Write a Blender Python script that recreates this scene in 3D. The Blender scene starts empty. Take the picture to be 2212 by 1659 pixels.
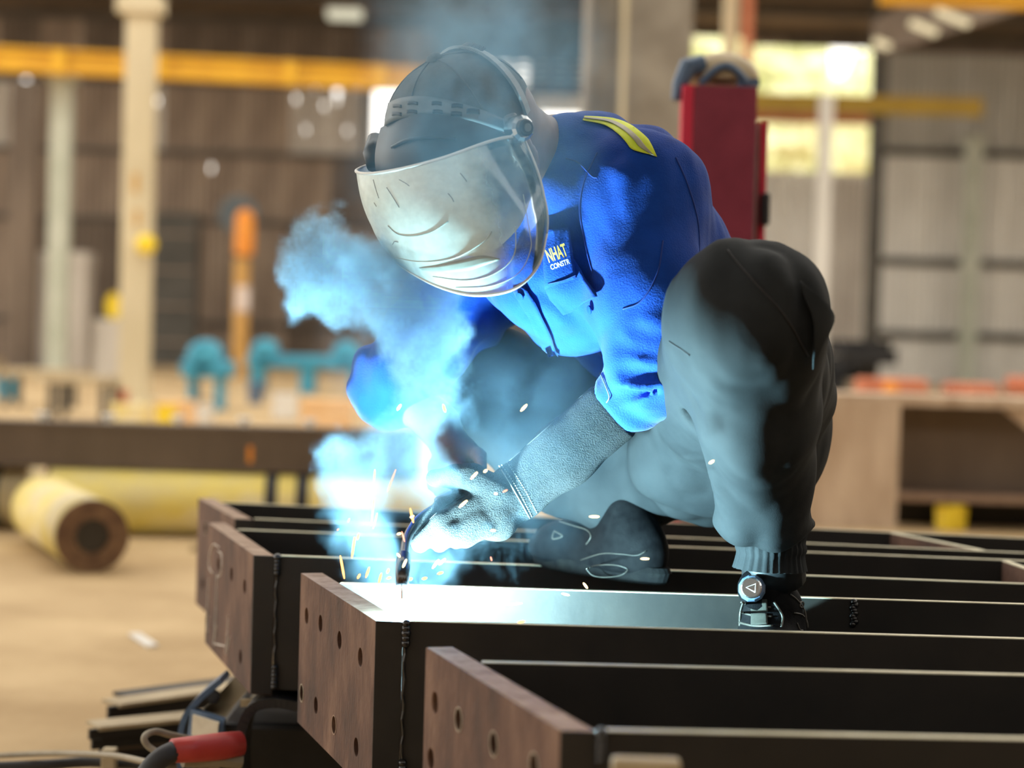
import bpy, bmesh, math, random
import numpy as np
from mathutils import Vector, Matrix
from mathutils.bvhtree import BVHTree

# ------------------------------------------------------------------ camera
W_PX, H_PX, F_PX = 2212.0, 1659.0, 4000.0
CAM_Z, PITCH, ROLL = 0.90, math.atan(111.5 / 4000.0), 0.028
sc = bpy.context.scene
col = sc.collection
_f = Vector((0, math.cos(PITCH), -math.sin(PITCH)))
_u0 = Vector((0, math.sin(PITCH), math.cos(PITCH)))
_r0 = Vector((1, 0, 0))
_r = math.cos(ROLL) * _r0 + math.sin(ROLL) * _u0
_u = -math.sin(ROLL) * _r0 + math.cos(ROLL) * _u0
cam_data = bpy.data.cameras.new('camera')
cam = bpy.data.objects.new('camera', cam_data)
col.objects.link(cam)
cam.matrix_world = Matrix(((_r.x, _u.x, -_f.x, 0), (_r.y, _u.y, -_f.y, 0), (_r.z, _u.z, -_f.z, CAM_Z), (0, 0, 0, 1)))
cam_data.sensor_width = 36.0
cam_data.lens = 36.0 * F_PX / W_PX
cam_data.clip_end = 300
cam_data.dof.use_dof = True
cam_data.dof.focus_distance = 2.58
cam_data.dof.aperture_fstop = 2.5
sc.camera = cam
# ------------------------------------------------------------------ light
world = bpy.data.worlds.new('sky')
sc.world = world
world.use_nodes = True
bg = world.node_tree.nodes['Background']
bg.inputs[0].default_value = (1.0, 0.95, 0.86, 1)
bg.inputs[1].default_value = 3.2
sc.view_settings.view_transform = 'Standard'
sc.view_settings.look = 'None'
sc.view_settings.exposure = 0.0
sc.view_settings.gamma = 1.0
sc.view_settings.use_curve_mapping = False
ARC_POWER = 150.0      # radiant power of the arc in watts
SMOKE_CORE, SMOKE_VEIL = 110.0, 11.0
sc.cycles.volume_step_rate = 3.0
sc.cycles.volume_bounces = 1
sc.cycles.max_bounces = 5
sc.cycles.diffuse_bounces = 2
sc.cycles.glossy_bounces = 3

# ------------------------------------------------------------------ pixel helpers (2212 x 1659 frame)
ORG = Vector((0, 0, CAM_Z))
def ray(x, y):
    return _f + _r * ((x - 1106.0) / F_PX) - _u * ((y - 829.5) / F_PX)
def P(x, y, d):
    k = ray(x, y)
    return ORG + k * (d / k.y)
def G(x, y, z=0.0):
    k = ray(x, y)
    return ORG + k * ((z - CAM_Z) / k.z)
def RP(x, y, p0, n):
    k = ray(x, y)
    return ORG + k * ((p0 - ORG).dot(n) / k.dot(n))
def PXM(d):           # metres per pixel at depth d
    return d / F_PX
rnd = random.Random(7)

# ------------------------------------------------------------------ object helpers
WLOC = {}
def tag(o, label=None, cat=None, group=None, kind=None):
    if label: o['label'] = label
    if cat: o['category'] = cat
    if group: o['group'] = group
    if kind: o['kind'] = kind
    return o
def empty(name, loc, label=None, cat=None, group=None):
    o = bpy.data.objects.new(name, None)
    o.empty_display_size = 0.05
    col.objects.link(o)
    o.location = loc
    WLOC[o.name] = Vector(loc)
    return tag(o, label, cat, group)
def place(o, wloc, parent):
    col.objects.link(o)
    WLOC[o.name] = Vector(wloc)
    if parent is not None:
        o.parent = parent
        o.location = Vector(wloc) - WLOC[parent.name]
    else:
        o.location = wloc
    return o
def mk(name, verts, faces, mat, parent=None, smooth=False, bevel=0.0):
    vs = [Vector(v) for v in verts]
    c = sum(vs, Vector()) / len(vs)
    me = bpy.data.meshes.new(name)
    me.from_pydata([tuple(v - c) for v in vs], [], faces)
    me.update()
    if smooth:
        me.polygons.foreach_set('use_smooth', [True] * len(me.polygons))
    me.materials.append(mat)
    o = bpy.data.objects.new(name, me)
    place(o, c, parent)
    if bevel > 0:
        b = o.modifiers.new('bevel', 'BEVEL')
        b.width = bevel
        b.segments = 2
    return o
class MB:
    """collects shapes into one mesh"""
    def __init__(self):
        self.v, self.f = [], []
    def add(self, vs, fs):
        n = len(self.v)
        self.v += [Vector(v) for v in vs]
        self.f += [tuple(i + n for i in f) for f in fs]
        return self
    def hexa(self, b, t):
        n = len(b)
        fs = [tuple(range(n))[::-1], tuple(range(n, 2 * n))]
        fs += [(i, (i + 1) % n, n + (i + 1) % n, n + i) for i in range(n)]
        return self.add(list(b) + list(t), fs)
    def box(self, c, s, rz=0.0, M=None):
        c = Vector(c)
        R = M if M is not None else Matrix.Rotation(rz, 3, 'Z')
        q = []
        for z in (-.5, .5):
            for x, y in ((-.5, -.5), (.5, -.5), (.5, .5), (-.5, .5)):
                q.append(c + R @ Vector((x * s[0], y * s[1], z * s[2])))
        return self.hexa(q[:4], q[4:])
    def bar(self, a, b, w, h, up=(0, 0, 1)):
        a, b, up = Vector(a), Vector(b), Vector(up)
        d = (b - a).normalized()
        s = d.cross(up).normalized()
        t = s.cross(d).normalized()
        q = []
        for p in (a, b):
            for i, j in ((-.5, -.5), (.5, -.5), (.5, .5), (-.5, .5)):
                q.append(p + s * (i * w) + t * (j * h))
        return self.hexa(q[:4], q[4:])
    def tube(self, pts, r, n=10, cap=True):
        pts = [Vector(p) for p in pts]
        m = len(pts)
        rs = r if hasattr(r, '__len__') else [r] * m
        base = len(self.v)
        up = None
        vs, fs = [], []
        for i, p in enumerate(pts):
            d = (pts[min(i + 1, m - 1)] - pts[max(i - 1, 0)]).normalized()
            if up is None:
                up = Vector((0, 0, 1)) if abs(d.z) < .9 else Vector((1, 0, 0))
            s = d.cross(up).normalized()
            up = s.cross(d).normalized()
            for k in range(n):
                a = 2 * math.pi * k / n
                vs.append(p + (s * math.cos(a) + up * math.sin(a)) * rs[i])
        for i in range(m - 1):
            for k in range(n):
                fs.append((i * n + k, i * n + (k + 1) % n, (i + 1) * n + (k + 1) % n, (i + 1) * n + k))
        if cap:
            fs.append(tuple(range(n))[::-1])
            fs.append(tuple(range((m - 1) * n, m * n)))
        return self.add(vs, fs)
    def lathe(self, prof, c, axis=(0, 0, 1), n=24):
        """prof: list of (radius, height along axis)"""
        c = Vector(c)
        a = Vector(axis).normalized()
        s = a.orthogonal().normalized()
        t = a.cross(s)
        vs, fs = [], []
        for (r, h) in prof:
            for k in range(n):
                q = 2 * math.pi * k / n
                vs.append(c + a * h + (s * math.cos(q) + t * math.sin(q)) * max(r, 1e-5))
        m = len(prof)
        for i in range(m - 1):
            for k in range(n):
                fs.append((i * n + k, i * n + (k + 1) % n, (i + 1) * n + (k + 1) % n, (i + 1) * n + k))
        fs.append(tuple(range(n))[::-1])
        fs.append(tuple(range((m - 1) * n, m * n)))
        return self.add(vs, fs)
    def build(self, name, mat, parent=None, smooth=False, bevel=0.0):
        return mk(name, self.v, self.f, mat, parent, smooth, bevel)
def loft_faces(n, m):
    return [(i * m + j, i * m + j + 1, (i + 1) * m + j + 1, (i + 1) * m + j) for i in range(n - 1) for j in range(m - 1)]
def spline(pts, n):
    """Catmull-Rom resample of a list of Vectors"""
    pts = [Vector(p) for p in pts]
    q = [pts[0] * 2 - pts[1]] + pts + [pts[-1] * 2 - pts[-2]]
    out = []
    m = len(pts) - 1
    for k in range(n):
        s = k / (n - 1) * m
        i = min(int(s), m - 1)
        t = s - i
        a, b, c, d = q[i], q[i + 1], q[i + 2], q[i + 3]
        out.append(.5 * ((2 * b) + (c - a) * t + (2 * a - 5 * b + 4 * c - d) * t * t + (3 * b - a - 3 * c + d) * t ** 3))
    return out
def dup(o, wloc, parent=None, rz=0.0, label=None, scale=None):
    c = o.copy()
    place(c, wloc, parent)
    c.rotation_euler = (0, 0, rz)
    if scale: c.scale = scale
    if label: c['label'] = label
    return c

# ------------------------------------------------------------------ materials
def M(name, c1, c2=None, rough=.6, metal=0.0, scale=8.0, bump=0.0, bscale=60.0, stretch=(1, 1, 1), spec=.5, contrast=(.35, .65), c3=None, detail=5.0, sheen=0.0, folds=None):
    m = bpy.data.materials.new(name)
    m.use_nodes = True
    nt = m.node_tree
    b = nt.nodes['Principled BSDF']
    b.inputs['Roughness'].default_value = rough
    b.inputs['Metallic'].default_value = metal
    b.inputs['Specular IOR Level'].default_value = spec
    if sheen: b.inputs['Sheen Weight'].default_value = sheen
    c2 = c2 or tuple(min(1, x * 1.25 + .004) for x in c1)
    tc = nt.nodes.new('ShaderNodeTexCoord')
    mp = nt.nodes.new('ShaderNodeMapping')
    mp.inputs['Scale'].default_value = stretch
    nt.links.new(tc.outputs['Object'], mp.inputs[0])
    nz = nt.nodes.new('ShaderNodeTexNoise')
    nz.inputs['Scale'].default_value = scale
    nz.inputs['Detail'].default_value = detail
    nz.inputs['Roughness'].default_value = .6
    nt.links.new(mp.outputs[0], nz.inputs['Vector'])
    cr = nt.nodes.new('ShaderNodeValToRGB')
    cr.color_ramp.elements[0].position = contrast[0]
    cr.color_ramp.elements[1].position = contrast[1]
    cr.color_ramp.elements[0].color = (*c1, 1)
    cr.color_ramp.elements[1].color = (*c2, 1)
    if c3:
        e = cr.color_ramp.elements.new(.5 * (contrast[0] + contrast[1]))
        e.color = (*c3, 1)
    nt.links.new(nz.outputs[0], cr.inputs[0])
    nt.links.new(cr.outputs[0], b.inputs['Base Color'])
    if bump > 0:
        n2 = nt.nodes.new('ShaderNodeTexNoise')
        n2.inputs['Scale'].default_value = bscale
        n2.inputs['Detail'].default_value = 4
        nt.links.new(mp.outputs[0], n2.inputs['Vector'])
        bp = nt.nodes.new('ShaderNodeBump')
        bp.inputs['Strength'].default_value = bump
        bp.inputs['Distance'].default_value = .01
        nt.links.new(n2.outputs[0], bp.inputs['Height'])
        nt.links.new(bp.outputs[0], b.inputs['Normal'])
        if folds:
            m3 = nt.nodes.new('ShaderNodeMapping')
            m3.inputs['Scale'].default_value = (1.6, 1.6, .55)
            nt.links.new(tc.outputs['Object'], m3.inputs[0])
            n3 = nt.nodes.new('ShaderNodeTexNoise')
            n3.noise_type = 'RIDGED_MULTIFRACTAL'
            n3.inputs['Scale'].default_value = folds[0]
            n3.inputs['Detail'].default_value = 2.5
            n3.inputs['Distortion'].default_value = .6
            nt.links.new(m3.outputs[0], n3.inputs['Vector'])
            b3 = nt.nodes.new('ShaderNodeBump')
            b3.inputs['Strength'].default_value = folds[1]
            b3.inputs['Distance'].default_value = .006
            nt.links.new(n3.outputs[0], b3.inputs['Height'])
            nt.links.new(b3.outputs[0], bp.inputs['Normal'])
    return m
def emis(name, c, s, sample=False):
    m = bpy.data.materials.new(name)
    m.use_nodes = True
    nt = m.node_tree
    nt.nodes.remove(nt.nodes['Principled BSDF'])
    e = nt.nodes.new('ShaderNodeEmission')
    e.inputs[0].default_value = (*c, 1)
    e.inputs[1].default_value = s
    if not sample:
        m.cycles.emission_sampling = 'NONE'
    nt.links.new(e.outputs[0], nt.nodes['Material Output'].inputs[0])
    return m
MAT = dict(
    floor=M('floor_concrete', (.37, .245, .112), (.55, .395, .21), .85, scale=1.3, bump=.15, bscale=30),
    mill=M('mill_scale_steel', (.012, .011, .010), (.026, .022, .018), .55, scale=5, bump=.04, bscale=90, spec=.35),
    cut=M('cut_steel_edge', (.62, .56, .38), (.80, .74, .54), .42, .2, scale=60, stretch=(.3, 1, 1)),
    rust=M('rusty_plate', (.026, .012, .008), (.20, .108, .066), .78, scale=13, bump=.2, bscale=140, contrast=(.30, .72), c3=(.100, .045, .026), stretch=(1, 1, .5), detail=8),
    rust_pale=M('rust_pale', (.40, .28, .19), (.70, .56, .42), .85, scale=5, stretch=(1, 1, .25)),
    rust_top=M('rust_edge', (.22, .13, .08), (.38, .26, .18), .7, scale=40),
    holerim=M('hole_rim', (.34, .28, .20), (.5, .43, .33), .6, scale=90),
    soot_shade=M('weld_bead', (.006, .006, .007), (.02, .02, .022), .22, scale=90, spec=.7),  # also the black for painted shade in holes and pipe ends
    chalk=M('chalk', (.62, .56, .48), (.78, .73, .66), .9, scale=120),
    jacket=M('blue_cotton', (.002, .042, .27), (.004, .056, .35), .82, scale=26, bump=.22, bscale=420, spec=.2, sheen=.1, folds=(9, .9)),
    jacket_dark=M('navy_cotton', (.004, .040, .20), (.008, .055, .26), .85, scale=30, bump=.2, bscale=420, spec=.2),
    trouser=M('dark_grey_twill', (.0125, .0148, .0165), (.020, .0228, .0245), .8, scale=14, bump=.10, bscale=600, spec=.2, folds=(7, .6)),
    seam=M('dark_seam', (.006, .006, .007), None, .8),
    blueseam=M('blue_seam', (.004, .03, .20), None, .8),
    skin=M('skin', (.115, .058, .040), (.155, .082, .056), .55, scale=20, bump=.05, bscale=300),
    hair=M('black_hair', (.008, .007, .007), (.02, .018, .017), .6, scale=200),
    cap=M('grey_cap_cotton', (.085, .088, .086), (.13, .132, .128), .85, scale=24, bump=.2, bscale=500, spec=.2),
    black=M('black_plastic', (.012, .013, .015), (.02, .021, .023), .45, scale=20),
    greyplastic=M('grey_plastic', (.12, .13, .13), (.16, .17, .17), .5, scale=30),
    chrome=M('chrome', (.75, .77, .78), None, .18, 1.0),
    leather=M('grey_suede', (.0105, .0118, .0122), (.018, .0192, .0192), .95, scale=130, bump=.6, bscale=520, spec=.15, sheen=.05),
    stitch=M('pale_stitch', (.16, .16, .125), None, .8),
    yellowband=M('lime_tape', (.62, .72, .02), (.72, .80, .05), .7, scale=50),
    greyband=M('reflective_grey', (.30, .27, .17), (.36, .33, .22), .45, scale=60),
    lettery=M('embroidery_yellow', (.85, .52, .05), (.9, .62, .12), .8, scale=80),
    letterw=M('embroidery_pale', (.78, .72, .45), None, .8),
    shoe=M('black_shoe', (.0030, .0030, .0036), (.0060, .0060, .0066), .65, scale=60, bump=.15, bscale=500, spec=.05),
    shoesole=M('shoe_sole', (.004, .004, .0045), (.008, .008, .0076), .7, scale=40, bump=.2, bscale=200, spec=.05),
    shoelight=M('shoe_trim', (.035, .030, .024), (.055, .048, .038), .5, scale=80),
    olive=M('webbing', (.018, .016, .011), (.028, .026, .018), .9, scale=300),
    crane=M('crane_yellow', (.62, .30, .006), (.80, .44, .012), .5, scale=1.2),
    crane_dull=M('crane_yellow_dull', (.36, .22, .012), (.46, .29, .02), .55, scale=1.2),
    pipe_yellow=M('pipe_yellow', (.72, .61, .28), (.85, .77, .50), .55, scale=1.6, stretch=(1, 1, 2), c3=(.84, .68, .16)),
    pipe_cream=M('pipe_cream', (.66, .55, .32), (.80, .70, .46), .6, scale=2.2, c3=(.78, .62, .16), contrast=(.42, .62)),
    rustring=M('rust_ring', (.10, .05, .025), (.24, .14, .07), .8, scale=14),
    col_cream=M('column_cream', (.56, .47, .30), (.68, .58, .39), .6, scale=1.6, stretch=(1, 1, .4)),
    col_grey=M('column_grey_green', (.40, .42, .33), (.50, .51, .42), .6, scale=1.5),
    col_mottled=M('column_mottled', (.24, .20, .155), (.42, .37, .30), .7, scale=2.0),
    red=M('cabinet_red', (.20, .018, .040), (.27, .030, .058), .42, scale=8),
    redbright=M('cabinet_red_bright', (.62, .02, .055), (.70, .03, .08), .4, scale=8),
    paleplate=M('pale_strip', (.62, .52, .47), None, .6),
    sheet_brown=M('sheet_brown', (.17, .120, .085), (.38, .29, .215), .7, scale=1.1, stretch=(1, 1, .25)),
    sheet_dark=M('sheet_dark', (.085, .060, .042), (.20, .15, .11), .75, scale=1.0, stretch=(1, 1, .3)),
    sheet_light=M('sheet_light', (.36, .31, .26), (.62, .57, .50), .6, scale=.9, stretch=(1, 1, .25)),
    sheet_grey=M('sheet_grey', (.60, .57, .51), (.80, .77, .71), .6, scale=.8, stretch=(1, 1, .25)),
    sheet_greydark=M('sheet_greydark', (.38, .36, .31), (.52, .49, .44), .6, scale=.8, stretch=(1, 1, .3)),
    roof=M('roof_sheet', (.10, .070, .046), (.18, .13, .09), .8, scale=.8),
    truss=M('truss_steel', (.07, .055, .042), (.10, .08, .06), .7, scale=2),
    darkcol=M('dark_column', (.055, .05, .04), (.09, .08, .065), .7, scale=2),
    orange=M('orange_paint', (.80, .26, .02), (.88, .34, .04), .5, scale=4),
    orangedull=M('ochre_paint', (.50, .27, .06), (.60, .34, .10), .6, scale=3),
    bluemach=M('machine_blue', (.02, .20, .32), (.06, .36, .52), .5, scale=3),
    peach=M('peach_card', (.78, .46, .20), (.86, .58, .32), .8, scale=3),
    yellow=M('bright_yellow', (.85, .58, .01), (.9, .66, .03), .6, scale=3),
    white=M('off_white', (.62, .60, .56), (.74, .72, .68), .6, scale=5),
    redbrick=M('red_oxide', (.46, .13, .06), (.58, .20, .10), .75, scale=3),
    blackcable=M('black_rubber', (.018, .018, .02), None, .6),
    greycable=M('grey_cable', (.26, .22, .15), (.33, .28, .2), .6, scale=20),
    redgrip=M('red_grip', (.42, .03, .025), (.52, .045, .035), .45, scale=12),
    bluepanel=M('blue_panel', (.07, .12, .20), (.10, .16, .26), .4, scale=12),
    paper=M('paper_label', (.60, .52, .38), (.68, .6, .45), .8, scale=40),
    tan=M('tan_steel', (.40, .31, .18), (.50, .40, .25), .6, scale=14),
    copper=M('copper', (.55, .25, .14), None, .35, 1.0),
    leaf=M('sunlit_leaves', (.42, .44, .18), (.80, .80, .52), .8, scale=2),
    louvre=M('louvre_blue_grey', (.07, .095, .11), (.10, .13, .15), .6, scale=3),
    palegrey=M('shield_pale_reflection', (.42, .46, .41), (.5, .54, .49), .3, scale=60),
    reflectgrey=M('shield_dark_reflection', (.26, .29, .26), (.32, .35, .31), .4, scale=60),
    wood=M('trestle_steel', (.03, .026, .022), (.05, .042, .034), .7, scale=8),
)
# ================================================================== THE HALL
YB = 41.0                       # back wall
fl = MB().add([(-40, -10, 0), (40, -10, 0), (40, 75, 0), (-40, 75, 0), (-40, -10, -.2), (40, -10, -.2), (40, 75, -.2), (-40, 75, -.2)],
              [(0, 1, 2, 3), (7, 6, 5, 4), (0, 4, 5, 1), (1, 5, 6, 2), (2, 6, 7, 3), (3, 7, 4, 0)]).build('floor', MAT['floor'])
tag(fl, 'dusty tan concrete floor of the workshop', 'floor', kind='structure')

def sheet_mesh(name, w, h, mat, holes=(), amp=.022, per=.16):
    """one corrugated sheet, lower left corner at the origin, facing -Y"""
    n = max(4, int(round(w / per)) * 4)
    rows = max(2, int(h / .13))
    vs, fs = [], []
    for j in range(rows + 1):
        for i in range(n + 1):
            vs.append((i * w / n, amp * math.sin(2 * math.pi * i / 4.0 + .6), j * h / rows))
    for j in range(rows):
        for i in range(n):
            if (i, j) in holes:
                continue
            a = j * (n + 1) + i
            fs.append((a, a + 1, a + n + 2, a + n + 1))
    me = bpy.data.meshes.new(name)
    me.from_pydata(vs, [], fs)
    me.materials.append(mat)
    return me
SW = .92
def sheets(parent, x0, x1, z0, z1, y, mats, skip=(), holed=None, holes=()):
    h = z1 - z0
    meshes = [sheet_mesh('sheet', SW * 1.02, h, MAT[k]) for k in mats]
    hm = sheet_mesh('sheet', SW * 1.02, h, MAT[mats[0]], holes) if holes else None
    n = int(math.ceil((x1 - x0) / SW))
    for i in range(n):
        x = x0 + i * SW
        if any(a < x + SW / 2 < b for a, b in skip):
            continue
        me = hm if (hm and i in holed) else meshes[rnd.randrange(len(meshes))]
        o = bpy.data.objects.new('sheet', me)
        place(o, (x, y + .03 * (i % 2), z0), parent)
wb = MB().box((-10.0, YB + .08, .15), (29, .12, .3)).build('wall_back', MAT['darkcol'])
tag(wb, 'brown corrugated back wall of the workshop with light spots', 'wall', kind='structure')
xL = -24.4
sheets(wb, xL, 4.4, .0, 3.2, YB, ['sheet_brown', 'sheet_dark', 'sheet_brown'])
sheets(wb, xL, 4.4, 3.15, 4.7, YB + .06, ['sheet_brown', 'sheet_dark', 'sheet_brown'], holed={19}, holes={(3, 8)})
sheets(wb, xL, 4.4, 4.65, 6.25, YB, ['sheet_light', 'sheet_brown', 'sheet_brown'], skip=((-3.35, -2.45), (.3, 1.45)), holed={13, 17, 21, 22}, holes={(3, 9), (9, 4), (14, 11), (19, 8)})
sheets(wb, xL, -1.7, 6.2, 7.7, YB + .06, ['sheet_dark', 'sheet_dark', 'sheet_brown'])
for z in (.9, 3.15, 4.65, 6.2):
    MB().bar((xL, YB - .05, z), (4.4, YB - .05, z), .08, .12).build('girt', MAT['truss'], wb)
# hole frames: a window opening, one panel below the second opening
MB().box((-3.4, YB - .06, 5.45), (.09, .09, 1.6)).box((-2.4, YB - .06, 5.45), (.09, .09, 1.6)).build('window_post', MAT['truss'], wb)
sheets(wb, .3, 1.3, 5.75, 6.9, YB - .02, ['sheet_grey'])

wr = MB().box((8.6, YB + .08, .15), (9.0, .12, .3)).build('wall_right', MAT['darkcol'])
tag(wr, 'grey corrugated sheet wall behind the rusty girder', 'wall', kind='structure')
sheets(wr, 4.9, 7.7, .0, 4.55, YB, ['sheet_grey', 'sheet_light', 'sheet_grey'])
sheets(wr, 7.9, 14.5, .0, 2.75, YB - .1, ['sheet_greydark', 'sheet_grey', 'sheet_grey'])
sheets(wr, 7.9, 14.5, 2.7, 5.15, YB - .1, ['sheet_grey', 'sheet_grey', 'sheet_greydark'])
sheets(wr, 7.9, 14.5, 5.1, 7.3, YB - .1, ['sheet_greydark'])
for z in (1.1, 2.7, 5.1):
    MB().bar((7.9, YB - .2, z), (14.5, YB - .2, z), .08, .16).build('girt', MAT['darkcol'], wr)
MB().bar((4.9, YB - .08, 4.55), (7.9, YB - .08, 4.55), .1, .12).build('girt', MAT['sheet_grey'], wr)
MB().bar((4.9, YB - .08, 5.85), (7.9, YB - .08, 5.85), .1, .35).build('girt', MAT['redbrick'], wr)
sheets(wr, 4.9, 7.9, 7.35, 9.3, YB, ['sheet_brown', 'sheet_dark'])
sheets(wr, 7.9, 14.5, 7.25, 9.3, YB - .1, ['sheet_dark'])
# left side open; unseen side and front walls added to block light from there
wl = MB().box((20, 16, 4), (.2, 52, 8)).build('added_wall_side', MAT['sheet_greydark'])
tag(wl, 'grey side wall of the workshop, out of view, added to darken the right', 'wall', kind='structure')
wf = MB().box((1, -9.5, 4), (38, .2, 8)).build('added_wall_front', MAT['sheet_dark'])
tag(wf, 'dark wall behind the viewer, out of view, added to hold back light', 'wall', kind='structure')

# roof: sheet strips; the unseen gaps between are placed to steer sky light
rf = MB().bar((-25, 40.9, 7.62), (20, 40.9, 7.62), .2, .2).build('ceiling', MAT['truss'])
tag(rf, 'dark brown sheet roof with purlins over the back of the workshop', 'roof', kind='structure')
def zroof(y):
    return 7.7 + (41 - y) * .055
for (ya, yb) in ((32.5, 41.2), (25.5, 29.2), (17.5, 20.6), (10.8, 13.0), (-9.5, 5.2)):
    for (xa, xb) in ((-25, -9.2), (-9.2, -.4), (-.4, 8.4), (8.4, 20)):
        b = [(xa, ya, zroof(ya)), (xb, ya, zroof(ya)), (xb, yb, zroof(yb)), (xa, yb, zroof(yb))]
        MB().hexa([Vector(v) for v in b], [Vector(v) + Vector((0, 0, .05)) for v in b]).build('roof_sheet', MAT['roof'], rf)
for y in (38.6, 36.2, 33.8, 31.6):
    MB().bar((-25, y, zroof(y) - .12), (20, y, zroof(y) - .12), .09, .2).build('purlin', MAT['truss'], rf)

# ------------------------------------------------------------------ louvre panel high in the back wall
lv = empty('louvre_panel', P(1095, 180, YB - .3), 'blue-grey louvre panel with rows of small light gaps above the cap', 'louvre')
for i in range(10):
    z = 6.28 + i * .145
    if i < 4:
        MB().bar((-1.75, YB - .25, z), (1.45, YB - .25, z), .03, .09).build('slat', MAT['louvre'], lv)
    else:
        MB().bar((-1.75, YB - .25, z + .01), (1.45, YB - .25, z + .01), .03, .15).build('slat', MAT['louvre'], lv)
for i in range(9):
    x = -1.75 + i * .4
    MB().bar((x, YB - .3, 6.25), (x, YB - .3, 7.55), .17, .05, up=(0, 1, 0)).build('louvre_post', MAT['louvre'], lv)

# ------------------------------------------------------------------ trees outside the right-hand opening
def tree(px, d, r, h, label):
    c = G(px, 760, 0); c = Vector((P(px, 300, d).x, d, 0))
    root = empty('tree', c, label, 'tree')
    MB().tube([c, c + Vector((0, 0, h * .5)), c + Vector((.1, 0, h * .8))], [.2, .15, .1]).build('trunk', MAT['darkcol'], root)
    vs, fs = [], []
    n, m = 22, 14
    for j in range(m + 1):
        th = math.pi * j / m
        for i in range(n):
            a = 2 * math.pi * i / n
            k = r * (1 + .18 * math.sin(5 * a + j) + rnd.uniform(-.14, .14))
            vs.append(c + Vector((k * math.sin(th) * math.cos(a), k * math.sin(th) * math.sin(a), h * .72 + k * 1.0 * math.cos(th))))
    for j in range(m):
        for i in range(n):
            fs.append((j * n + i, j * n + (i + 1) % n, (j + 1) * n + (i + 1) % n, (j + 1) * n + i))
    mk('crown', vs, fs, MAT['leaf'], root)
tree(1600, 56, 3.0, 10.0, 'sunlit yellow-green tree outside, left of the opening by the red cabinet')
tree(1930, 72, 4.0, 10.5, 'sunlit yellow-green tree outside, seen in the right part of the opening')

# ------------------------------------------------------------------ columns
def h_column(name, px_l, px_r, d, zt, mat, label, flange=.03, depth=None, rz=0.0):
    a, b = P(px_l, 740, d), P(px_r, 740, d)
    w = (b - a).length
    c = (a + b) / 2
    c.z = 0
    dp = depth or w
    root = empty(name, c, label, 'column')
    R = Matrix.Rotation(rz, 3, 'Z')
    for s in (-1, 1):
        MB().box(c + R @ Vector((s * (w / 2 - flange / 2), 0, zt / 2)), (flange, dp, zt), rz).build('flange', mat, root)
    MB().box(c + Vector((0, 0, zt / 2)), (w - 2 * flange, .03, zt), rz).build('web', mat, root)
    MB().box(c + Vector((0, 0, .015)), (w * 1.5, dp * 1.5, .03), rz).build('base_plate', mat, root)
    return root
def box_column(name, px_c, py_base, w, zt, mat, label, cap=False):
    c = G(px_c, py_base, 0)
    root = empty(name, c, label, 'column')
    MB().box(c + Vector((0, 0, zt / 2)), (w, w * .9, zt)).build('shaft', mat, root, bevel=.02)
    MB().box(c + Vector((0, 0, .02)), (w * 1.6, w * 1.6, .04)).build('base_plate', mat, root)
    if cap:
        MB().box(c + Vector((0, 0, zt + .02)), (w * 1.5, w * 1.4, .06)).build('cap_plate', mat, root)
    return root
cc = box_column('steel_column', 289, 868, .315, 9.0, MAT['col_cream'], 'tall cream column standing in front of the left yellow crane rail')
c0 = G(289, 868, 0)
MB().lathe([(.09, 0), (.11, .02), (.11, .08), (.05, .12)], P(318, 528, c0.y - .2), (0, -1, 0), 16).build('lamp', MAT['yellow'], cc)
MB().box(P(305, 12, c0.y - .1), (.50, .3, .18)).build('bracket', MAT['col_cream'], cc)
for k, (px, py, w, h) in enumerate(((293, 395, .06, .22), (296, 470, .05, .18))):
    MB().box(P(px, py, c0.y - .15), (w, .02, h)).build('rust_patch', MAT['orangedull'], cc)
box_column('steel_column', 122, 815, .30, 4.62, MAT['col_grey'], 'grey-green column holding up the left yellow crane rail', cap=True)
hc = h_column('steel_column', 1243, 1332, 12.0, 9.5, MAT['col_mottled'], 'wide mottled grey column with flanges behind the bent back', flange=.035, depth=.36)
cH = P(1405, 740, 12.25)
MB().box((cH.x, cH.y, 4.75), (.43, .05, 9.5)).build('cover_plate', MAT['col_mottled'], hc)
MB().box((P(1329, 740, 11.8).x, 11.82, 4.75), (.035, .04, 9.5)).build('edge_strip', MAT['col_cream'], hc)
box_column('steel_column', 1553, 850, .22, 9.0, MAT['col_cream'], 'narrow cream column rising behind the helmet on the red cabinet')
MB().box(G(1590, 852, 0) + Vector((0, 0, 4.5)), (.15, .15, 9.0)).build('pipe_post', MAT['redbrick'])
tag(bpy.data.objects['pipe_post'], 'thin red-brown post rising right of the narrow cream column', 'post')
box_column('steel_column', 2086, 835, .36, 5.35, MAT['col_grey'], 'pale grey column before the grey sheet wall at right', cap=True)
box_column('steel_column', 1877, 835, .30, 8.2, MAT['darkcol'], 'dark column between the bright opening and the grey wall')
box_column('steel_column', 1765, 838, .26, 5.6, MAT['sheet_grey'], 'grey post dividing the bright yellow-green opening')
box_column('steel_column', 45, 800, .45, 5.0, MAT['sheet_dark'], 'dark brown column at the far left edge', cap=False)

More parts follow.
